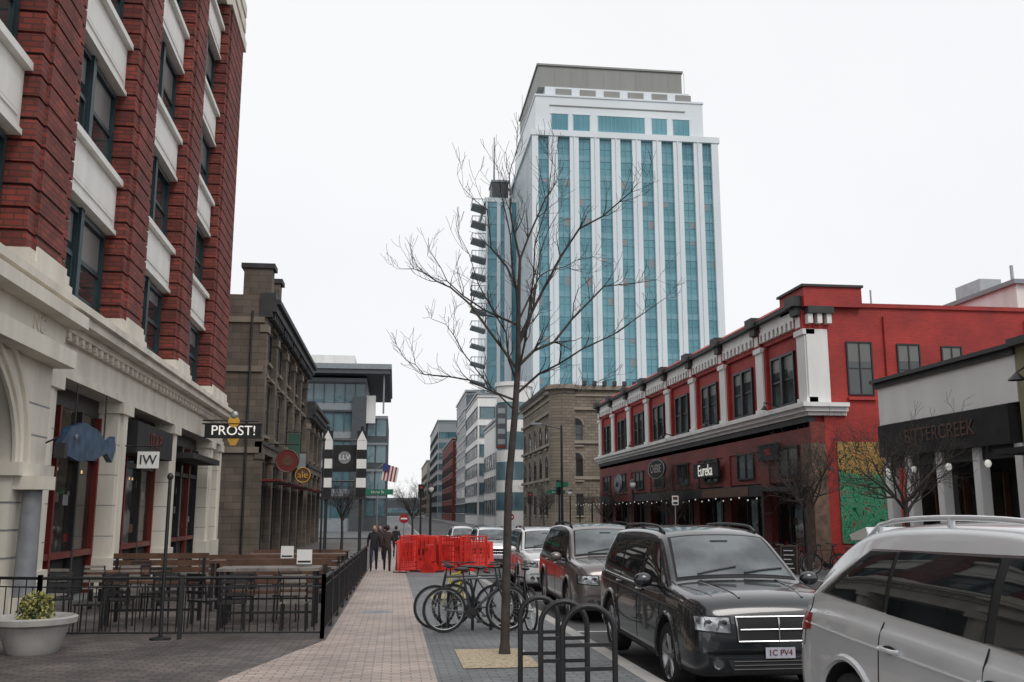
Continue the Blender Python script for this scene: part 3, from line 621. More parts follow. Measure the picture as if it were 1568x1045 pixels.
b=MB(); b.box(-6.6,-5.9,59.9,60.1,4.6,6.4,'greend'); b.box(-6.4,-5.9,63.9,64.1,4.4,5.4,'modgrey'); b.tube([(-6.9,60,6.5),(-5.8,60,6.5)],.04,'black'); b.tube([(-6.9,64,5.5),(-5.8,64,5.5)],.04,'black'); b.obj('banner_sign')
b=MB(); y=31
for x0 in (-2.32,-1.24):
    for k in range(7):
        z=2.1+k*.3
        b.box(x0,x0+.3,y-.15,y+.15,z,z+.3,'white' if k%2 else 'blackm')
    b.box(x0+.1,x0+.2,y-.05,y+.05,gz(y)-.02,2.1,'black')
    b.box(x0-.05,x0+.35,y-.2,y+.2,2.02,2.098,'black')
    b.tube([(x0+.15,y,4.2),(x0+.15,y,4.35)],.05,'black'); b.fprism(((x0+.15,y-.151,0),(1,0,0),(0,-1,0)),[(-.15,3.9),(.15,3.9),(0,4.2)],0,.01,'white')
b.box(-2.0,-1.26,y-.04,y+.04,2.9,3.75,'blackm'); b.lathe([(0,-.06),(.2,-.06),(.2,.0)],(-1.63,y,3.35),'stone_d',24,'y'); b.text('LLV',.22,Matrix.Translation((-1.63,y-.075,3.35))@Matrix.Rotation(rad(90),4,'X'),'white',.004)
b.tube([(-2.2,y,3.9),(-1.1,y,3.9)],.03,'black'); b.tube([(-2.2,y,2.6),(-1.1,y,2.6)],.03,'black')
b.obj('checkered_pub_sign')
# ------------------------------------------------------------------ patio fence
b=MB()
def frun(x0,y0,x1,y1,h=.9,post=1.9):
    L=math.hypot(x1-x0,y1-y0); n=int(L/.12)
    P=lambda t,z:(x0+(x1-x0)*t,y0+(y1-y0)*t,gz(y0+(y1-y0)*t)+z)
    for z,r in ((h,.025),(h-.13,.012),(.1,.016)): b.tube([P(0,z),P(1,z)],r,'black',6,False)
    for i in range(n+1):
        t=i/n; b.tube([P(t,.1),P(t,h-.13 if i%2 else h)],.009,'black',4,False,False)
    m=max(1,int(round(L/post)))
    for i in range(m+1): p=P(i/m,0); b.box(p[0]-.03,p[0]+.03,p[1]-.03,p[1]+.03,p[2]-.02,p[2]+h+.05,'black')
frun(-5.3,15.5,-1.05,15.1); frun(-1.05,15.1,-1.05,38); frun(-7.1,16.2,-5.3,15.5)
b.obj('patio_fence')
for (x,y,zt) in ((-3.45,15.3,2.15),(-2.0,27,3.6)):
    b=MB(); b.tube([(x,y,gz(y)),(x,y,zt)],.028,'black',8); b.lathe([(.16,0),(.16,.03),(.04,.05)],(x,y,gz(y)),'black',16); b.ell((x,y,zt+.03),(.05,.05,.06),'black',6); b.obj('patio_pole')
def table(x,y,w,l,h,k):
    b=MB(); g=gz(y)
    for i in range(5): b.box(x-w/2+i*w/5+.006,x-w/2+(i+1)*w/5-.006,y-l/2,y+l/2,g+h-.05,g+h,k)
    for sx in (-1,1):
        for sy in (-1,1): b.box(x+sx*(w/2-.08)-.03,x+sx*(w/2-.08)+.03,y+sy*(l/2-.1)-.03,y+sy*(l/2-.1)+.03,g,g+h-.05,'black')
    b.box(x-w/2+.05,x+w/2-.05,y-.03,y+.03,g+.2,g+.24,'black'); b.obj('patio_table')
def chair(x,y,rz,k='black'):
    b=MB()
    for sx in (-.2,.2):
        for sy in (-.2,.2): b.tube([(sx,sy,0),(sx*.95,sy*.95,.45)],.014,'black',6)
        b.tube([(sx,-.2,.45),(sx,-.27,.9)],.016,'black',6)
    b.box(-.22,.22,-.22,.22,.44,.47,k)
    for z in (.6,.7,.8,.88): b.box(-.2,.2,-.27,-.24,z-.025,z+.025,k)
    b.obj('patio_chair',(x,y,gz(y)),rz)
table(-2.1,17.2,1.7,.8,.98,'woodg'); table(-4.2,18.0,1.6,.8,.75,'wood'); table(-2.6,20.5,2.2,.8,1.0,'wood'); table(-5.6,21.5,1.4,.8,.75,'wood'); table(-2.4,25,2.4,.8,1.0,'wood'); table(-5.0,26,1.8,.8,.75,'woodg'); table(-2.4,29,2.2,.8,1,'wood')
rng=random.Random(3)
for x,y,r in ((-1.6,16.4,0),(-2.6,16.4,.2),(-4.6,17.2,0),(-3.8,17.2,.1),(-4.4,18.9,3.1),(-5.3,20.7,.1),(-6,20.8,0),(-5.6,22.4,3.2),(-4.6,25.2,0),(-5.5,25.2,0),(-1.9,18,3.1),(-2.7,18,3.2),(-4.8,16.4,1.6),(-3.1,16.9,-.6),(-5.7,17.6,.4),(-6.2,18.6,2.8)):
    chair(x,y,r,'woodg' if rng.random()<.3 else 'black')
def bench(x,y,l):
    b=MB(); g=gz(y)
    b.box(x-l/2,x+l/2,y-.2,y+.2,g+.43,g+.48,'wood')
    for z in (.6,.76,.92): b.box(x-l/2,x+l/2,y+.2,y+.235,g+z,g+z+.13,'wood')
    for s in (-1,1): b.box(x+s*(l/2-.1)-.03,x+s*(l/2-.1)+.03,y-.18,y+.195,g,g+.43,'black'); b.box(x+s*(l/2-.1)-.03,x+s*(l/2-.1)+.03,y+.14,y+.198,g+.48,g+.95,'black')
    b.obj('wooden_bench')
bench(-2.8,22.2,2.6); bench(-5.5,23.8,2.2); bench(-2.6,27,2.4); bench(-2.2,19,2.0)
for x,y in ((-2.2,20.6),(-1.55,17.3)):
    b=MB(); g=gz(y)+1.0; b.box(x-.13,x+.13,y-.005,y+.005,g+.02,g+.27,'white'); b.box(x-.11,x+.11,y-.012,y-.006,g+.05,g+.08,'blackm'); b.box(x-.14,x+.14,y-.05,y+.05,g-.0,g+.02,'black'); b.obj('menu_board')
b=MB(); px,py=-4.78,13.9; g=gz(py)
b.lathe([(.0,.0),(.30,.0),(.33,.04),(.44,.36),(.53,.40),(.54,.47),(.50,.49),(.46,.46),(.44,.42),(0,.42)],(px,py,g),'pot',36)
b.obj('flower_pot')
def shrub(px,py,g,R,H,n,seed):
    b=MB(); rng=random.Random(seed)
    for i in range(n):
        a=rng.uniform(0,6.28); rr=R*math.sqrt(rng.random()); h=rng.uniform(0,1)
        c=Vector((px+rr*math.cos(a)*(1-.3*h),py+rr*math.sin(a)*(1-.3*h),g+H*h*(1-.8*rr)))
        d=Vector((rng.gauss(0,1),rng.gauss(0,1),rng.gauss(.6,.7))).normalized(); e=d.orthogonal().normalized(); s_=rng.uniform(.025,.05)
        b.add([c-e*s_*.4,c+d*s_,c+e*s_*.4,c-d*s_*.3],[(0,1,2,3)],'leafy' if rng.random()<.35+.3*h else 'leaf')
    for i in range(30):
        a=rng.uniform(0,6.28); b.tube([(px,py,g),(px+.7*R*math.cos(a),py+.7*R*math.sin(a),g+.7*H)],[.008,.004],'bark',4)
    b.obj('shrub',recalc=False)
shrub(px,py,g+.42,.27,.4,1000,5)
# ------------------------------------------------------------------ bike racks and bicycles
for (x0,x1,y,h) in ((1.37,1.78,10.5,.9),(1.5,1.98,9.9,.9),(1.62,2.13,9.3,.9)):
    b=MB(); g=gz(y); r=(x1-x0)/2; cx=(x0+x1)/2
    pts=[(x0,y,g-.02),(x0,y,g+h-r)]+[(cx-r*math.cos(t),y,g+h-r+r*math.sin(t)) for t in [math.pi*i/12 for i in range(1,12)]]+[(x1,y,g+h-r),(x1,y,g-.02)]
    b.tube(pts,.028,'black',10)
    for z in (.3,.52): b.box(x0,x1,y-.012,y+.012,g+z,g+z+.035,'black')
    for xx in (x0,x1): b.lathe([(.07,0),(.07,.012),(.03,.015)],(xx,y,g+.003),'black',14)
    b.obj('bike_rack')
def bicycle(x,y,rz,k,s=1):
    b=MB(); R_=.335
    for cx in (-.51,.51):
        b.tube([(cx+R_*math.cos(t),0,R_+R_*math.sin(t)) for t in [2*math.pi*i/32 for i in range(33)]],.02,'tire',6,cap=False)
        b.tube([(cx+(R_-.03)*math.cos(t),0,R_+(R_-.03)*math.sin(t)) for t in [2*math.pi*i/32 for i in range(33)]],.01,'steel',5,cap=False)
        for i in range(18): t=2*math.pi*i/18; b.tube([(cx,0.0,R_),(cx+(R_-.03)*math.cos(t),0,R_+(R_-.03)*math.sin(t))],.0022,'steel',3,cap=False)
        b.tube([(cx,-.04,R_),(cx,.04,R_)],.025,'steel')
    bb=(-.08,0,.28); st=(-.2,0,.82); ht=(.33,0,.86); hb=(.37,0,.68); rw=(-.51,0,R_); fw=(.51,0,R_)
    b.tube([bb,st],.018,k); b.tube([st,(ht[0],0,.82)],.018,k); b.tube([bb,hb],.021,k); b.tube([ht,hb],.022,k)
    for s_ in (-.045,.045):
        b.tube([(hb[0],s_*.6,hb[2]),(fw[0],s_,fw[2])],.012,k); b.tube([(rw[0],s_,rw[2]),(st[0],s_*.3,st[2]-.05)],.01,k); b.tube([(rw[0],s_,rw[2]),bb],.011,k)
    b.tube([st,(-.225,0,.95)],.012,'black'); b.ell((-.24,0,.965),(.13,.065,.03),'black',8)
    b.tube([ht,(.31,0,.98),(.37,0,1.0)],.013,'black'); b.tube([(.34,-.28,1.02),(.37,-.1,1.0),(.37,.1,1.0),(.34,.28,1.02)],.011,'black')
    for s_ in (-.28,.28): b.tube([(.34,s_,1.02),(.24,s_*1.05,1.01)],.016,'black')
    b.lathe([(.0,-.05),(.09,-.05),(.09,-.045),(0,-.045)],bb,'black',18,'y'); b.tube([(bb[0],-.06,bb[2]),(bb[0]+.12,-.06,bb[2]-.12)],.01,'black'); b.box(.0,.1,-.15,-.07,.14,.165,'black')
    b.tube([(bb[0],.06,bb[2]),(bb[0]-.12,.06,bb[2]+.12)],.01,'black'); b.box(-.26,-.16,.07,.15,.4,.42,'black')
    b.obj('bicycle',(x,y,gz(y)+.02),rz,scale=s)
M['bikeblue']=mat('bicycle_frame_paint',(.04,.05,.06),.3); M['bikeyellow']=mat('bicycle_yellow_paint',(.5,.4,.02),.3)
bicycle(1.33,15.7,rad(4),'bikeblue'); bicycle(1.2,16.3,rad(184),'black'); bicycle(1.05,17.0,rad(70),'bikeyellow'); bicycle(1.5,16.7,rad(10),'bikeblue'); bicycle(2.1,16.0,rad(100),'black')
b=MB()
for x0 in (.9,1.6):
    b.tube([(x0,16,gz(16)),(x0,16,gz(16)+.6)]+[(x0+.2-.2*math.cos(t),16,gz(16)+.6+.2*math.sin(t)) for t in (.5,1,1.57,2.1,2.6)]+[(x0+.4,16,gz(16)+.6),(x0+.4,16,gz(16))],.025,'black')
b.obj('bike_rack')
for x,y,r in ((14.4,33.5,.3),(14.9,34.3,1.0),(14.2,35,2.8),(15.3,33,.2),(13.9,34.2,1.7),(15.0,32.3,2.9)): bicycle(x,y,r,'redframe' if r<1 else 'black')
# ------------------------------------------------------------------ trees
def grow(b,p,d,L,r,depth,rg,up=.12,mn=.0024):
    n=4; pts=[p]; dd=d.copy(); q=p.copy()
    for i in range(n):
        dd=(dd+Vector((rg.gauss(0,.13),rg.gauss(0,.13),rg.gauss(up,.1)))).normalized(); q=q+dd*L/n; pts.append(q.copy())
    rs=[max(mn,r*(1-.62*i/n)) for i in range(n+1)]
    b.tube(pts,rs,'bark',6 if depth>2 else 4)
    if depth<=0: return
    for i in range(1,n+1):
        for c in range(2 if (depth>1 or i==n) else 1):
            if rg.random()<.25 and i<n: continue
            az=rg.uniform(0,6.28); sp=rg.uniform(.45,.95)
            o=dd.orthogonal().normalized(); o=(Matrix.Rotation(az,3,dd)@o)
            nd=(dd*math.cos(sp)+o*math.sin(sp)).normalized()
            grow(b,pts[i],nd,L*rg.uniform(.45,.68),rs[i]*.62,depth-1,rg,up,mn)
b=MB(); rg=random.Random(11); Y0=12.96; g0=gz(Y0)
b.tube([(1.48,Y0,g0-.02),(1.485,Y0,g0+.15),(1.51,Y0,1.07),(1.54,13,2.03),(1.62,13,2.92),(1.67,13,3.65),(1.68,13,4.71),(1.70,13,5.19)],[.085,.062,.056,.052,.046,.04,.028,.02],'bark',10)
br=[((1.67,3.65),[(2.23,4.03),(2.73,4.66),(3.24,4.95),(3.84,5.09)],.3,.023),
((1.68,4.03),[(2.04,4.71),(2.5,5.57),(3.06,5.95),(3.24,6.15)],-.4,.023),
((1.7,5.19),[(1.95,5.86),(2.23,6.35),(2.26,6.9)],.2,.017),
((1.7,5.19),[(1.54,5.86),(1.49,6.4),(1.6,6.75)],-.1,.017),
((1.66,3.6),[(1.22,4.23),(.75,4.8),(.35,5.05),(.0,5.12)],.3,.022),
((1.68,4.71),[(1.31,5.38),(1.26,6.0),(.9,6.4)],.3,.018),
((1.63,3.17),[(1.03,3.46),(.35,3.55),(.1,3.75)],.2,.017),
((1.68,4.23),[(1.22,4.51),(.7,5.0),(.45,5.5)],.5,.018),
((1.66,3.27),[(2.23,3.65),(2.87,4.03),(3.6,4.51)],-.5,.019),
((1.66,3.9),[(1.9,4.6),(2.1,5.5),(2.5,6.3)],.6,.018),
((1.66,3.4),[(1.5,4.2),(1.2,5.0),(.9,5.9)],.7,.018),
((1.64,2.95),[(2.1,3.3),(2.7,3.4),(3.2,3.7)],.9,.014),
((1.65,3.0),[(1.2,3.5),(.8,4.2),(.5,4.5)],.6,.014),
((1.67,4.4),[(1.55,5.0),(1.45,5.7),(1.3,6.3)],-.4,.015),
((1.68,4.3),[(2.0,5.0),(2.4,5.2),(2.9,5.4)],.3,.015),
((1.66,3.5),[(1.75,4.3),(1.8,5.2),(1.95,6.2)],-.8,.018)]
for (x,z),pp,dy,r in br:
    pts=[Vector((x,13,z))]; n=len(pp)
    for i,(a,c) in enumerate(pp): pts.append(Vector((a+rg.gauss(0,.02),13+dy*(i+1)/n*1.6+rg.gauss(0,.05),c)))
    P2=[]
    for a,c in zip(pts[:-1],pts[1:]): P2+= [a,(a+c)/2+Vector((rg.gauss(0,.03),rg.gauss(0,.03),rg.gauss(.02,.03)))]
    P2.append(pts[-1]); m=len(P2); rs=[max(.0035,r*(1-.8*i/(m-1))) for i in range(m)]
    b.tube(P2,rs,'bark',6)
    for i in range(1,m):
        for c in range(2):
            dd=(P2[i]-P2[i-1]).normalized(); o=Matrix.Rotation(rg.uniform(0,6.28),3,dd)@dd.orthogonal().normalized(); sp=rg.uniform(.4,.9)
            grow(b,P2[i],(dd*math.cos(sp)+o*math.sin(sp)).normalized(),rg.uniform(.22,.5),rs[i]*.6,1,rg,.15)
b.obj('bare_tree',recalc=False)
def tree(x,y,h,seed,spread=1):
    b=MB(); rg=random.Random(seed); g=gz(y); th_=h*.38
    b.tube([(x,y,g-.02),(x+.02,y,g+th_*.5),(x-.03,y,g+th_)],[.11,.085,.07],'bark',8)
    for i in range(6):
        a=i*1.05+rg.uniform(-.3,.3); grow(b,Vector((x-.03,y,g+th_*(.85+.03*i))),Vector((math.cos(a)*.75*spread,math.sin(a)*.75*spread,1)).normalized(),h*.27,.05,3,rg,.05,.004)
    b.obj('bare_tree',recalc=False)
tree(14.0,25.0,6.0,2,1.3); tree(14.0,31.5,6.2,5,1.2); tree(14.0,47,5.5,3,1); tree(13.9,62,5.5,4,1); tree(14,90,7,6,1); tree(-3.5,66,6,8,1); tree(1.4,76,6,9,1)
# ------------------------------------------------------------------ cars
def cr_interp(P,t):
    n=len(P)-1; x=t*n; i=min(int(x),n-1); f=x-i
    p0,p1,p2,p3=P[max(i-1,0)],P[i],P[i+1],P[min(i+2,n)]
    return tuple(.5*((2*b_)+(-a+c)*f+(2*a-5*b_+4*c-d)*f*f+(-a+3*b_-3*c+d)*f**3) for a,b_,c,d in zip(p0,p1,p2,p3))
def make_car(name,loc,st,paint,winq,ws,rim,headl,grille,wb=1.42,wr=.36,rails=True,scale=1.0,ctx=None,roofrail='black'):
    mp=M[paint]; root=bpy.data.objects.new(name,None); scene.collection.objects.link(root)
    secs=[]; NS=(len(st)-1)*5
    for i in range(NS+1):
        x,W,zb,ze,zt=cr_interp(st,i/NS)
        g=max(0.0,zt-ze); yt=W*.93-.27*g; q=min(1,g/.12)
        pts=[(0,zb),(W*.5,zb),(W*.85,zb),(W*.965,zb+.06),(W*.995,zb+.2),(W,(zb+ze)/2),(W*.985,ze-.14),(W*.965,ze-.03),(W*.93,ze+.03*q),
             (W*.93+(yt-W*.93)*.5+.012*q,ze+g*.5),(yt+.005,zt-.09*q-.01),(yt-.045,zt-.02),(yt-.17,zt+.008),(yt*.4,zt+.03),(0,zt+.035)]
        S=[cr_interp(pts,j/42) for j in range(43)]
        secs.append([(x,y,z) for y,z in S]+[(x,-y,z) for y,z in S[-2:0:-1]])
    n=len(secs[0]); vs=[v for s_ in secs for v in s_]; fs=[]
    for i in range(len(secs)-1):
        for j in range(n): fs.append((i*n+j,i*n+(j+1)%n,(i+1)*n+(j+1)%n,(i+1)*n+j))
    fs.append(list(range(n))); fs.append([(len(secs)-1)*n+j for j in range(n-1,-1,-1)])
    me=bpy.data.meshes.new('body'); me.from_pydata(vs,[],fs); me.materials.append(mp); me.materials.append(M['blackm'])
    bm=bmesh.new(); bm.from_mesh(me); bmesh.ops.recalc_face_normals(bm,faces=bm.faces); bm.to_mesh(me)
    bvh=BVHTree.FromBMesh(bm); bm.free()
    body=bpy.data.objects.new('body',me); scene.collection.objects.link(body)
    cm=bpy.data.meshes.new('cut'); cv=[];cf=[]
    for cx in (-wb,wb):
        for s_ in (-1,1):
            o=len(cv); K=32
            for yy in (s_*.58,s_*1.3):
                for j in range(K): t=2*math.pi*j/K; cv.append((cx+(wr+.055)*math.cos(t),yy,wr+.02+(wr+.055)*math.sin(t)))
            for j in range(K): cf.append((o+j,o+(j+1)%K,o+K+(j+1)%K,o+K+j))
            cf.append([o+j for j in range(K)]); cf.append([o+K+j for j in range(K-1,-1,-1)])
    cm.from_pydata(cv,[],cf); cm.materials.append(mp); cm.materials.append(M['blackm']); cm.polygons.foreach_set('material_index',[1]*len(cf))
    bm=bmesh.new(); bm.from_mesh(cm); bmesh.ops.recalc_face_normals(bm,faces=bm.faces); bm.to_mesh(cm); bm.free()
    cut=bpy.data.objects.new('cut',cm); scene.collection.objects.link(cut)
    md=body.modifiers.new('b','BOOLEAN'); md.operation='DIFFERENCE'; md.object=cut; md.solver='EXACT'
    dg=bpy.context.evaluated_depsgraph_get(); nm=bpy.data.meshes.new_from_object(body.evaluated_get(dg)); body.modifiers.clear(); body.data=nm
    bpy.data.objects.remove(cut)
    nm.polygons.foreach_set('use_smooth',[True]*len(nm.polygons)); nm.set_sharp_from_angle(angle=rad(38)); body.parent=root
    b=MB()
    def hit(p,d,off):
        h,nn,_,_=bvh.ray_cast(Vector(p)-Vector(d)*4,Vector(d))
        if h is None: return None
        if nn.dot(Vector(d))>0: nn=-nn
        return h+nn*off
    def patch(corn,d,off,k,nu=10,nv=8):
        V=[];c0,c1,c2,c3=[Vector(c) for c in corn]
        last=None
        for i in range(nu+1):
            for j in range(nv+1):
                u,v=i/nu,j/nv; p=(c0*(1-u)+c1*u)*(1-v)+(c3*(1-u)+c2*u)*v
                h=hit(p,d,off) or last or p; last=h; V.append(h)
        b.add(V,[(i*(nv+1)+j,(i+1)*(nv+1)+j,(i+1)*(nv+1)+j+1,i*(nv+1)+j+1) for i in range(nu) for j in range(nv)],k,True)
    def line(pts,d,r,k,off=.0,n=6,seg=8):
        P=[]
        for a,c in zip(pts[:-1],pts[1:]):
            for i in range(seg):
                h=hit(Vector(a).lerp(Vector(c),i/seg),d,off)
                if h: P.append(h)
        h=hit(pts[-1],d,off)
        if h: P.append(h)
        if len(P)>1: b.tube(P,r,k,n)
    for s_ in (-1,1):
        d=(0,-s_,0)
        for (q,off,k) in winq: patch([(x,0,z) for x,z in q],d,off,k,14,8)
        for xs in ctx['seams']: line([(x,0,z) for x,z in xs],d,.0055,'seam',-.001)
        line([(x,0,z) for x,z in ctx['char']],d,.009,mp,.002)
        for hx,hz in ctx['handles']:
            p=hit((hx,0,hz),d,.035)
            if p:
                b.tube([p+Vector((-.11,s_*-.03,0)),p+Vector((-.08,0,0)),p+Vector((.08,0,0)),p+Vector((.11,s_*-.03,0))],.014,ctx.get('hk',mp))
                q_=hit((hx,0,hz),d,.004); b.ell(q_,(.09,.006,.028),'seam',6)
        for cx in (-wb,wb):
            P=[]
            for j in range(21):
                t=math.pi*(-.06+1.12*j/20); h=hit((cx+(wr+.075)*math.cos(t),0,wr+.02+(wr+.075)*math.sin(t)),d,.0)
                if h: P.append(h)
            if len(P)>2: b.tube(P,.026,mp,6)
        line([(-wb+.45,0,st[5][2]+.08),(wb-.45,0,st[5][2]+.08)],d,.03,'blackm',0)
        mx_,mz=ctx['mirror']
        b.ell((mx_,s_*1.04,mz),(.07,.12,.085),mp,8); b.tube([(mx_,s_*.86,mz-.06),(mx_,s_*.98,mz-.04)],.025,'black'); b.box(mx_-.074,mx_-.06,s_*1.04-.085,s_*1.04+.085,mz-.055,mz+.055,'carglass')
        if rails:
            xs=ctx['rail']; P=[]
            for i in range(13):
                x=xs[0]+(xs[1]-xs[0])*i/12; h=hit((x,s_*ctx['raily'],2),(0,0,-1),.0); e=.012 if i in (0,12) else .05
                P.append(h+Vector((0,0,e)))
            b.tube(P,.017,roofrail,8)
            for i in (1,6,11): b.tube([P[i],P[i]-Vector((0,0,.06))],.022,roofrail)
        for (corn,k,off) in headl: patch([(0,s_*y,z) for y,z in corn],(-1,0,0),off,k,10,6)
        for yy in (.60,.74):
            p=hit((0,s_*yy,ctx.get('hz',.77)),(-1,0,0),.016)
            if p: b.lathe([(0,.0),(.03,.002),(.046,.006),(.052,-.004)],p,'chrome',20,'x')
        patch([(0,s_*y,z) for y,z in ctx['tail']],(1,0,0),.006,'redlamp',8,6)
        patch([(x,0,z) for x,z in ctx['tailside']],d,.006,'redlamp',6,6)
    x0,x1,y0,y1=ws
    patch([(x0+.05,-y0-.03,0),(x0+.05,y0+.03,0),(x1-.04,y1+.03,0),(x1-.04,-y1-.03,0)],(0,0,-1),.004,'blackm',14,10)
    patch([(x0,-y0,0),(x0,y0,0),(x1,y1,0),(x1,-y1,0)],(0,0,-1),.012,'windshield',14,10)
    for s_ in (-.45,.12): line([(x0-.02,s_,0),(x0-.12,s_+.5,0)],(0,0,-1),.012,'black',.022)
    p=hit(((x1+.12),0,2),(0,0,-1),.0); b.box(p.x-.02,p.x+.02,-.11,.11,p.z+.012,p.z+.02,'blackm')
    patch([(0,-.6,ctx['rw'][0]),(0,.6,ctx['rw'][0]),(0,.52,ctx['rw'][1]),(0,-.52,ctx['rw'][1])],(1,0,0),.006,'carglass',10,6)
    grille(b,patch,line,hit)
    line([(x0+.02,-.78,0),(st[-3][0]-.1,-.62,0)],(0,0,-1),.005,'seam',-.001); line([(x0+.02,.78,0),(st[-3][0]-.1,.62,0)],(0,0,-1),.005,'seam',-.001)
    for a in (-.35,.35): line([(x0+.1,a*1.3,0),(st[-3][0],a,0)],(0,0,-1),.018,mp,-.005)
    line([(0,-.72,.585),(0,.72,.585)],(-1,0,0),.006,'seam',-.001,seg=18)
    if ctx.get('spoiler'):
        sx,sz=ctx['spoiler']; b.add([(sx,-.6,sz-.02),(sx,.6,sz-.02),(sx+.3,.62,sz+.045),(sx+.3,-.62,sz+.045),(sx,-.58,sz-.06),(sx,.58,sz-.06),(sx+.3,.6,sz-.04),(sx+.3,-.6,sz-.04)],[(0,1,2,3),(4,7,6,5),(0,4,5,1),(1,5,6,2),(2,6,7,3),(3,7,4,0)],mp)
    b.obj('trim',parent=root,recalc=False)
    for cx in (-wb,wb):
        for s_ in (-1,1):
            c=MB(); r=wr
            c.lathe([(r*.66,-.11),(r*.9,-.115),(r*.985,-.09),(r,-.05),(r,.05),(r*.985,.09),(r*.9,.115),(r*.66,.11)],(0,0,0),'tire',36,'y')
            c.lathe([(r*.7,.1),(r*.66,.105),(r*.62,.085),(r*.6,-.05)],(0,0,0),rim,36,'y'); c.lathe([(0,.0),(r*.62,.0)],(0,0,0),'black',24,'y'); c.lathe([(0,.09),(.05,.088),(.06,.06)],(0,0,0),rim,16,'y')
            for a in range(5):
                t0=2*math.pi*a/5+.3
                for dt in (-.13,.13):
                    t=t0+dt; c.tube([(.04*math.cos(t0),.07,.04*math.sin(t0)),(r*.4*math.cos(t),.085,r*.4*math.sin(t)),(r*.65*math.cos(t),.09,r*.65*math.sin(t))],[.03,.02,.022],rim,6)
            c.obj('wheel',(cx,s_*.80,wr),0 if s_>0 else math.pi,parent=root,recalc=False)
    root.location=loc; root.rotation_mode='XYZ'
    root.rotation_euler=(0,math.atan(.016),rad(-90)); root.scale=(scale,)*3
    return root
suv=[(-2.38,.66,.46,.70,.84),(-2.35,.80,.38,.82,1.02),(-2.28,.87,.32,.97,1.16),(-2.15,.91,.28,1.06,1.46),(-2.0,.925,.27,1.09,1.63),(-1.7,.93,.26,1.09,1.69),(-1.0,.93,.25,1.08,1.73),(-.3,.93,.25,1.07,1.74),(.15,.93,.25,1.07,1.72),(.48,.93,.25,1.06,1.64),(.86,.93,.25,1.06,1.41),(1.22,.93,.25,1.06,1.18),(1.45,.93,.26,1.05,1.15),(2.0,.925,.27,1.02,1.11),(2.24,.90,.29,.97,1.06),(2.36,.85,.32,.86,.97),(2.42,.78,.37,.70,.82)]
JW=[([(1.18,1.11),(-2.0,1.16),(-1.80,1.61),(.40,1.63)],.003,'blackm'),([(1.03,1.13),(.12,1.15),(.12,1.595),(.42,1.585)],.008,'carglass'),([(.04,1.15),(-.95,1.17),(-.95,1.595),(.04,1.595)],.008,'carglass'),([(-1.03,1.18),(-1.86,1.22),(-1.72,1.54),(-1.03,1.585)],.008,'carglass')]
ctxJ=dict(seams=[[(1.12,1.08),(1.10,.6),(1.06,.33)],[(.08,1.13),(.08,.33)],[(-.99,1.13),(-.99,.75),(-.86,.45)],[(1.2,.36),(-.9,.36)]],char=[(1.8,.94),(.5,.95),(-2.1,.98)],handles=[(.22,1.0),(-.85,1.01)],mirror=(.88,1.17),rail=(-1.75,.3),raily=.60,tail=[(.5,.90),(.84,.90),(.84,1.08),(.5,1.06)],tailside=[(-2.1,.94),(-2.26,.94),(-2.22,1.12),(-2.1,1.12)],rw=(1.15,1.53),hz=.84)
def grJ(b,patch,line,hit,z0=.67,z1=.91):
    D=(-1,0,0); zm=(z0+z1)/2
    patch([(0,-.44,z0),(0,.44,z0),(0,.46,z1),(0,-.46,z1)],D,.014,'blackm',16,8)
    for P in ([(0,-.44,z0),(0,.44,z0)],[(0,-.46,z1),(0,.46,z1)]): line(P,D,.008,'chrome',.02,seg=14)
    for s_ in (-1,1): line([(0,s_*.44,z0),(0,s_*.46,z1)],D,.008,'chrome',.02)
    line([(0,-.42,zm),(0,.42,zm)],D,.007,'chrome',.024,seg=14); line([(0,0,z0+.01),(0,0,z1-.01)],D,.010,'chrome',.024)
    patch([(0,-.5,.36),(0,.5,.36),(0,.56,.49),(0,-.56,.49)],D,.01,'blackm',12,6)
    for z in (.39,.43,.47): line([(0,-.5,z),(0,.5,z)],D,.006,'black',.016)
    patch([(0,-.16,.50),(0,.16,.50),(0,.16,.61),(0,-.16,.61)],D,.034,'plate',6,4)
    p=hit((0,0,.555),D,.038)
    b.text('1C PV4',.085,Matrix.Translation(p)@Matrix.Rotation(rad(90),4,'Z')@Matrix.Rotation(rad(90),4,'X'),'redframe',.002)
    for s_ in (-1,1):
        p=hit((0,s_*.66,.45),D,.01)
        if p: b.lathe([(0,.012),(.045,.012),(.055,.0),(.06,.012),(.065,-.01)],p,'chrome',20,'x')
def grL(b,patch,line,hit): grJ(b,patch,line,hit,.60,.76)
HJ=[([(.50,.74),(.88,.77),(.88,.93),(.51,.92)],'blackm',.006),([(.52,.755),(.86,.785),(.86,.915),(.53,.905)],'lamp',.012)]
HL=[([(.47,.64),(.86,.68),(.86,.80),(.49,.78)],'blackm',.006),([(.49,.655),(.83,.695),(.83,.785),(.51,.765)],'lamp',.012)]
M['paint_black']=mat('black_car_paint',(.012,.014,.017),.25,coat=1,var=.05); M['paint_silver']=mat('silver_car_paint',(.66,.68,.69),.35,metal=.3,coat=1,var=.03); M['paint_taupe']=mat('taupe_car_paint',(.17,.15,.145),.3,metal=.5,coat=1,var=.05); M['paint_white']=mat('white_car_paint',(.62,.63,.64),.3,coat=1,var=.03)
def gs(y): return gz(y)-.124
make_car('parked_suv',(4.06,12.45,gs(12.45)-.01),suv,'paint_black',JW,(1.17,.50,.70,.58),'rim',HJ,grJ,ctx=ctxJ,scale=1.01,wr=.375)
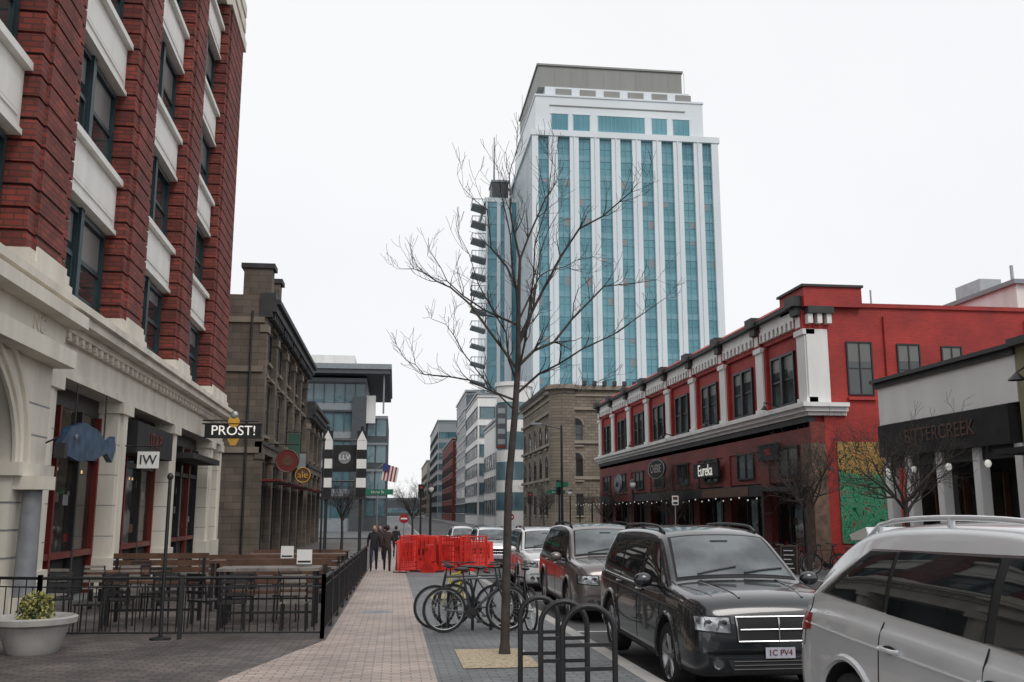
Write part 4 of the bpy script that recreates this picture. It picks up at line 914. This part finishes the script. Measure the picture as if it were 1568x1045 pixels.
lex=[(-2.38,.66,.48,.70,.82),(-2.35,.80,.40,.82,.98),(-2.27,.87,.33,.97,1.10),(-2.1,.915,.28,1.04,1.28),(-1.85,.925,.26,1.07,1.48),(-1.5,.93,.24,1.08,1.63),(-1.0,.93,.22,1.07,1.69),(-.3,.93,.22,1.05,1.71),(.2,.93,.22,1.03,1.69),(.6,.93,.22,1.02,1.59),(1.0,.93,.22,1.01,1.37),(1.4,.93,.22,1.0,1.11),(1.6,.93,.23,.99,1.06),(2.0,.91,.24,.94,.99),(2.22,.88,.26,.86,.92),(2.34,.82,.30,.74,.80),(2.40,.72,.36,.62,.68)]
LW=[([(1.25,1.07),(-1.96,1.19),(-1.36,1.53),(.48,1.585)],.003,'chrome'),([(1.21,1.08),(-1.90,1.195),(-1.36,1.515),(.48,1.57)],.006,'blackm'),([(1.12,1.10),(.1,1.12),(.1,1.55),(.5,1.545)],.010,'carglass'),([(.02,1.12),(-.98,1.15),(-.98,1.53),(.02,1.55)],.010,'carglass'),([(-1.03,1.155),(-1.80,1.205),(-1.34,1.48),(-1.03,1.525)],.010,'carglass')]
ctxL=dict(seams=[[(1.2,1.05),(1.12,.6),(1.08,.33)],[(.06,1.1),(.06,.33)],[(-1.0,1.1),(-1.0,.75),(-.86,.45)],[(1.2,.33),(-.9,.33)],[(-2.05,1.25),(-2.12,.8)]],char=[(1.8,.84),(.5,.90),(-2.1,.97)],handles=[(.16,.93),(-.86,.95)],mirror=(1.0,1.10),rail=(-1.65,.4),raily=.60,tail=[(.45,.86),(.86,.86),(.86,1.02),(.45,1.0)],tailside=[(-2.0,.93),(-2.30,.88),(-2.22,1.03),(-2.0,1.04)],rw=(1.12,1.5),hk='paint_silver',spoiler=(-1.95,1.62),hz=.73)
make_car('parked_crossover',(4.05,5.0,gs(5)),lex,'paint_silver',LW,(1.34,.64,.70,.57),'rim',HL,grL,ctx=ctxL,roofrail='paint_silver',scale=1.03)
make_car('parked_suv',(4.35,20.4,gs(20.4)),suv,'paint_taupe',JW,(1.17,.50,.70,.58),'rim',HJ,grJ,ctx=ctxJ,scale=1.04,roofrail='blackm',wr=.375)
make_car('parked_suv',(4.5,29.2,gs(29.2)),suv,'paint_white',JW,(1.17,.50,.70,.58),'rim',HJ,grJ,ctx=ctxJ,wr=.375)
make_car('parked_suv',(4.5,45,gs(45)),suv,'paint_silver',JW,(1.17,.50,.70,.58),'rim',HJ,grJ,ctx=ctxJ,wr=.375)
make_car('parked_car',(12.0,60,gs(60)),lex,'paint_black',LW,(1.34,.64,.70,.57),'rim',HL,grL,ctx=ctxL)
make_car('parked_car',(12.0,40,gs(40)),lex,'paint_taupe',LW,(1.34,.64,.70,.57),'rim',HL,grL,ctx=ctxL)
make_car('parked_car',(4.6,66,gs(66)),lex,'paint_white',LW,(1.34,.64,.70,.57),'rim',HL,grL,ctx=ctxL)
# ------------------------------------------------------------------ barriers, cones
def barrier(x,y,rz,l=1.4,h=1.1):
    b=MB()
    prof=[(-.26,0),(.26,0),(.26,.12),(.12,.35),(.07,h-.06),(.05,h),(-.05,h),(-.07,h-.06),(-.12,.35),(-.26,.12)]
    N=len(prof); vs=[(-l/2,a,z) for a,z in prof]+[(l/2,a,z) for a,z in prof]
    b.add(vs,[list(range(N)),list(range(2*N-1,N-1,-1))]+[(i,(i+1)%N,N+(i+1)%N,N+i) for i in range(N)],'orange')
    for i in range(4): u=-l/2+.2+i*(l-.4)/3; b.tube([(u,-.13,.4),(u,-.085,h-.1)],.045,'orange')
    for i in range(3): u=-l/2+.2+(i+.5)*(l-.4)/3; b.box(u-.1,u+.1,-.115,-.08,.55,.8,'redframe')
    b.tube([(-l/2,0,h-.1),(-l/2-.06,0,h-.1)],.05,'orange')
    b.obj('traffic_barrier',(x,y,gz(y)),rz)
for x,y,r,l,h in ((.5,38,.15,.8,1.15),(1.35,36.4,1.2,.7,1.0),(1.2,39.2,-.3,.9,1.3),(2.0,38.0,.5,.7,1.1),(2.75,37.2,1.1,.8,1.0),(1.7,41.5,.1,.9,1.3),(3.6,41,.3,1.2,1.05),(2.6,43,-.5,1.2,1.2),(5.4,47,.4,1.4,1.05),(6.8,49,-.1,1.4,1.05)): barrier(x,y,r,l,h)
def fencepanel(x,y,rz,l=1.0,h=1.35):
    b=MB()
    for u in (-l/2,l/2): b.tube([(u,0,0),(u,0,h)],.03,'orange'); b.box(u-.04,u+.04,-.3,.3,0,.05,'blackm')
    for z in (.2,h-.04): b.tube([(-l/2,0,z),(l/2,0,z)],.022,'orange')
    for i in range(9): u=-l/2+l*(i+.5)/9; b.box(u-.02,u+.02,-.006,.006,.2,h-.04,'orange')
    for i in range(5): z=.35+i*.2; b.box(-l/2,l/2,-.012,-.006,z,z+.035,'orange')
    b.obj('safety_fence_panel',(x,y,gz(y)),rz)
for x,y,r in ((.55,36.4,.9),(2.15,36.2,-.5),(3.0,39.5,1.3),(.9,41.5,.2),(2.9,35.4,.2)): fencepanel(x,y,r)
def drum(x,y):
    b=MB(); b.lathe([(0,0),(.32,0),(.32,.08),(.27,.1)],(0,0,0),'blackm'); b.lathe([(.27,.1),(.26,.35)],(0,0,0),'orange2'); b.lathe([(.25,.35),(.245,.5)],(0,0,0),'white'); b.lathe([(.24,.5),(.235,.65)],(0,0,0),'orange2'); b.lathe([(.225,.65),(.22,.8)],(0,0,0),'white'); b.lathe([(.21,.8),(.2,.97),(.12,1.0),(0,1.0)],(0,0,0),'orange2')
    b.tube([(-.08,0,1.0),(-.08,0,1.08),(.08,0,1.08),(.08,0,1.0)],.02,'orange2'); b.obj('traffic_drum',(x,y,gz(y)))
for x,y in ((3.9,43.5),(6.5,62)): drum(x,y)
def cone(x,y,o=0):
    b=MB(); b.box(-.2,.2,-.2,.2,0,.04,'orange2'); b.lathe([(.15,.04),(.1,.3)],(0,0,0),'orange2'); b.lathe([(.1,.3),(.075,.45)],(0,0,0),'white'); b.lathe([(.075,.45),(.03,.72),(0,.72)],(0,0,0),'orange2'); b.obj('traffic_cone',(x,y,gz(y)+o))
for x,y in ((2.4,47),(5.8,50)): cone(x,y)
# ------------------------------------------------------------------ people
def person(x,y,rz,top,leg,h=1.72,hair='hair',phase=1):
    J=[(0,0,.95),(0,0,1.12),(0,.01,1.34),(0,0,1.48),(0,.02,1.56),
       (.17,0,1.42),(.235,-.07*phase,1.15),(.24,.08-.1*phase,.92),(-.17,0,1.42),(-.235,.07*phase,1.15),(-.24,.08+.1*phase,.92),
       (.09,0,.9),(.1,.17*phase,.5),(.1,.16*phase+(-.02),.09),(.1,.16*phase+.13,.045),
       (-.09,0,.9),(-.1,-.03*phase,.5),(-.1,-.30*phase,.13),(-.1,-.30*phase+.12,.06)]
    E=[(0,1),(1,2),(2,3),(3,4),(2,5),(5,6),(6,7),(2,8),(8,9),(9,10),(0,11),(11,12),(12,13),(13,14),(0,15),(15,16),(16,17),(17,18)]
    Rr=[(.15,.11),(.135,.1),(.165,.115),(.06,.06),(.052,.052),(.07,.065),(.05,.05),(.033,.033),(.07,.065),(.05,.05),(.033,.033),(.095,.095),(.062,.062),(.045,.045),(.045,.035),(.095,.095),(.062,.062),(.045,.045),(.045,.035)]
    me=bpy.data.meshes.new('p'); me.from_pydata(J,E,[]); o=bpy.data.objects.new('p',me); scene.collection.objects.link(o)
    md=o.modifiers.new('s','SKIN'); md.use_smooth_shade=True
    sv=me.skin_vertices[0].data
    for i,r in enumerate(Rr): sv[i].radius=r; sv[i].use_root=(i==0)
    s2=o.modifiers.new('u','SUBSURF'); s2.levels=2; s2.render_levels=2
    dg=bpy.context.evaluated_depsgraph_get(); m2=bpy.data.meshes.new_from_object(o.evaluated_get(dg)); bpy.data.objects.remove(o)
    b=MB()
    def fn(c):
        if c.z<.1: return 'blackm'
        if c.z<.93 and abs(c.x)<.2: return leg
        if abs(c.x)>.2 and c.z<.93: return 'skin'
        return top if c.z<1.5 else 'skin'
    b.addmesh(m2,None,fn)
    b.ell((0,.02,1.64),(.075,.095,.115),'skin',10); b.ell((0,-.012,1.665),(.084,.1,.11),hair,10)
    b.ell((0,.117,1.63),(.012,.018,.022),'skin',5)
    for s_ in (-1,1):
        b.ell((s_*.03,.105,1.65),(.011,.008,.007),'white',5); b.ell((s_*.03,.112,1.65),(.005,.004,.005),'blackm',4); b.ell((s_*.077,.02,1.64),(.012,.02,.03),'skin',5)
        wy=.08+(-.1 if s_>0 else .1)*phase; w=Vector((s_*.24,wy,.92))
        b.ell(w+Vector((0,.005,-.06)),(.02,.038,.05),'skin',6)
        for i,(dy,l) in enumerate(((-.027,.06),(-.009,.075),(.009,.08),(.027,.07))): b.tube([w+Vector((0,dy,-.09)),w+Vector((-s_*.006,dy,-.09-l*.5)),w+Vector((-s_*.022,dy,-.09-l))],[.009,.009,.007],'skin',6)
        b.tube([w+Vector((0,.035,-.05)),w+Vector((-s_*.01,.055,-.085)),w+Vector((-s_*.015,.055,-.11))],[.011,.01,.008],'skin',6)
    b.ell((0,.112,1.595),(.02,.006,.006),'redframe',4)
    b.obj('pedestrian',(x,y,gz(y)),rz,scale=h/1.75)
person(-.76,37.5,rad(180),'jacket1','jeans'); person(-.25,37.0,rad(0),'jacket2','blackm',phase=-1)
person(6.8,52,rad(170),'hiviz','jeans'); person(-.55,58,rad(10),'jacket1','jeans'); person(15,44,rad(90),'jacket2','jeans'); person(14.8,50,rad(-80),'jacket1','jeans'); person(-.7,49,rad(170),'jacket2','jeans'); person(.1,54,rad(0),'jacket1','blackm'); person(14.0,56,rad(0),'jacket1','jeans')
# ------------------------------------------------------------------ lamps, signals, signs
def lamp(x,y,h=4.2):
    b=MB(); g=gz(y); b.lathe([(.16,0),(.16,.25),(.09,.4),(.06,.5),(.05,h-.5),(.07,h-.45),(.05,h-.4)],(x,y,g),'black',14)
    b.ell((x,y,g+h-.15),(.17,.17,.22),'white',10); b.lathe([(.2,h-.02),(.12,h+.1),(.02,h+.16)],(x,y,g),'black',14); b.obj('street_lamp')
lamp(13.6,54); lamp(13.6,74); lamp(2.3,62)
b=MB(); x,y=13.4,76.5; g=gz(y); b.tube([(x,y,g),(x,y,8.6)],[.13,.09],'black',10); b.tube([(x,y,8.3),(x-1.8,y,8.7)],.05,'black'); b.box(x-2.5,x-1.7,y-.15,y+.15,8.62,8.78,'modgrey'); b.box(x-.5,x+.5,y-.04,y+.04,3.6,4.0,'green'); b.obj('street_light_pole')
def signal(x,y,h):
    b=MB(); g=gz(y); b.tube([(x,y,g),(x,y,g+h)],[.1,.07],'black',10)
    zc=g+h-.6; xx=x
    b.box(xx-.17,xx+.17,y-.35,y-.12,zc-.5,zc+.5,'black'); b.box(xx-.26,xx+.26,y-.14,y-.11,zc-.6,zc+.6,'blackm')
    for i,k in enumerate(('litred','yellow','green')): b.lathe([(0,-.02),(.1,-.02),(.1,0)],(xx,y-.36,zc+.32-.32*i),k if i==0 else 'blackm',14,'y'); b.tube([(xx,y-.36,zc+.44-.32*i),(xx,y-.52,zc+.43-.32*i)],[.11,.1],'black',10,cap=False)
    b.obj('traffic_light')
signal(2.3,86,5.0); signal(3.6,99,5.6); signal(13.6,79,5.2); signal(13.8,98,4.6)
def signpost(x,y,zt,kind):
    b=MB(); g=gz(y); b.tube([(x,y,g),(x,y,zt)],.03,'steel',8)
    if kind=='round':
        b.lathe([(0,-.02),(.30,-.02),(.30,0)],(x,y-.05,zt-.3),'redlamp',24,'y'); b.box(x-.2,x+.2,y-.09,y-.072,zt-.35,zt-.25,'white')
    elif kind=='street':
        b.box(x-.8,x+.8,y-.05,y-.03,zt-.1,zt+.18,'green'); b.text('Idaho St',.2,Matrix.Translation((x,y-.055,zt+.04))@Matrix.Rotation(rad(90),4,'X'),'white',.003); b.box(x-.01,x+.01,y-.7,y+.7,zt+.2,zt+.45,'green')
    elif kind=='park':
        b.box(x-.16,x+.16,y-.05,y-.035,zt-.45,zt,'white'); b.box(x-.11,x+.11,y-.056,y-.052,zt-.2,zt-.06,'redframe'); b.box(x-.11,x+.11,y-.056,y-.052,zt-.4,zt-.3,'blackm')
    elif kind=='banner':
        b.box(x+.1,x+1.6,y-.08,y+.08,zt-6,zt,'moddark')
        for i in range(4): b.box(x+.35,x+1.35,y-.1,y-.082,zt-1.2-i*1.4,zt-.5-i*1.4,'modgrey')
        b.box(x+.2,x+1.5,y-.1,y-.082,zt-5.9,zt-5.6,'redframe')
    b.obj({'round':'do_not_enter_sign','street':'street_name_sign','park':'parking_sign','banner':'vertical_banner_sign'}[kind])
signpost(.6,62,1.5,'round'); signpost(9.5,79,1.5,'round'); signpost(-.9,50,2.6,'street'); signpost(13.4,79.5,3.2,'street'); signpost(13.4,45,2.4,'park'); signpost(13.3,128,16,'banner')
b=MB(); b.tube([(-2,58,3.4),(-.6,58,4.6)],.03,'steel')
for i in range(9):
    b.add([(-.7+i*.1,58+.05*math.sin(i*.8),4.5-i*.03),(-.6+i*.1,58+.05*math.sin((i+1)*.8),4.47-i*.03),(-.75+i*.1,58+.05*math.sin((i+1)*.8),3.5-i*.02),(-.85+i*.1,58+.05*math.sin(i*.8),3.53-i*.02)],[(0,1,2,3)],'flagred' if i%2 else 'white')
b.add([(-.72,57.93,4.5),(-.35,57.93,4.4),(-.42,57.93,4.0),(-.78,57.93,4.08)],[(0,1,2,3)],'flagblue'); b.obj('flag',recalc=False)
b=MB(); b.add([(-.3,0,0),(.3,0,0),(.3,.25,1.0),(-.3,.25,1.0)],[(0,1,2,3)],'wood'); b.add([(-.25,-.012,.05),(.25,-.012,.05),(.25,.228,.95),(-.25,.228,.95)],[(0,1,2,3)],'blackm'); b.add([(-.3,.5,0),(.3,.5,0),(.3,.26,1.0),(-.3,.26,1.0)],[(0,1,2,3)],'wood')
for i in range(5): b.box(-.18,.18-.05*(i%3),-.01+.24*(.2+.15*i)-.02,-.0+.24*(.2+.15*i)-.005,.2+.15*i,.23+.15*i,'white')
b.obj('sandwich_board_sign',(13.7,32.5,gz(32.5)),rad(-30))
b=MB()
def frun2(x,y0,y1,h=1.0):
    n=int((y1-y0)/.15)
    for z in (h,.1): b.tube([(x,y0,gz(y0)+z),(x,y1,gz(y1)+z)],.025,'black',6,False)
    for i in range(n+1): yy=y0+(y1-y0)*i/n; b.tube([(x,yy,gz(yy)+.1),(x,yy,gz(yy)+h)],.012,'black',4,False,False)
frun2(14.3,38,74); frun2(14.6,14,30); b.obj('patio_fence')
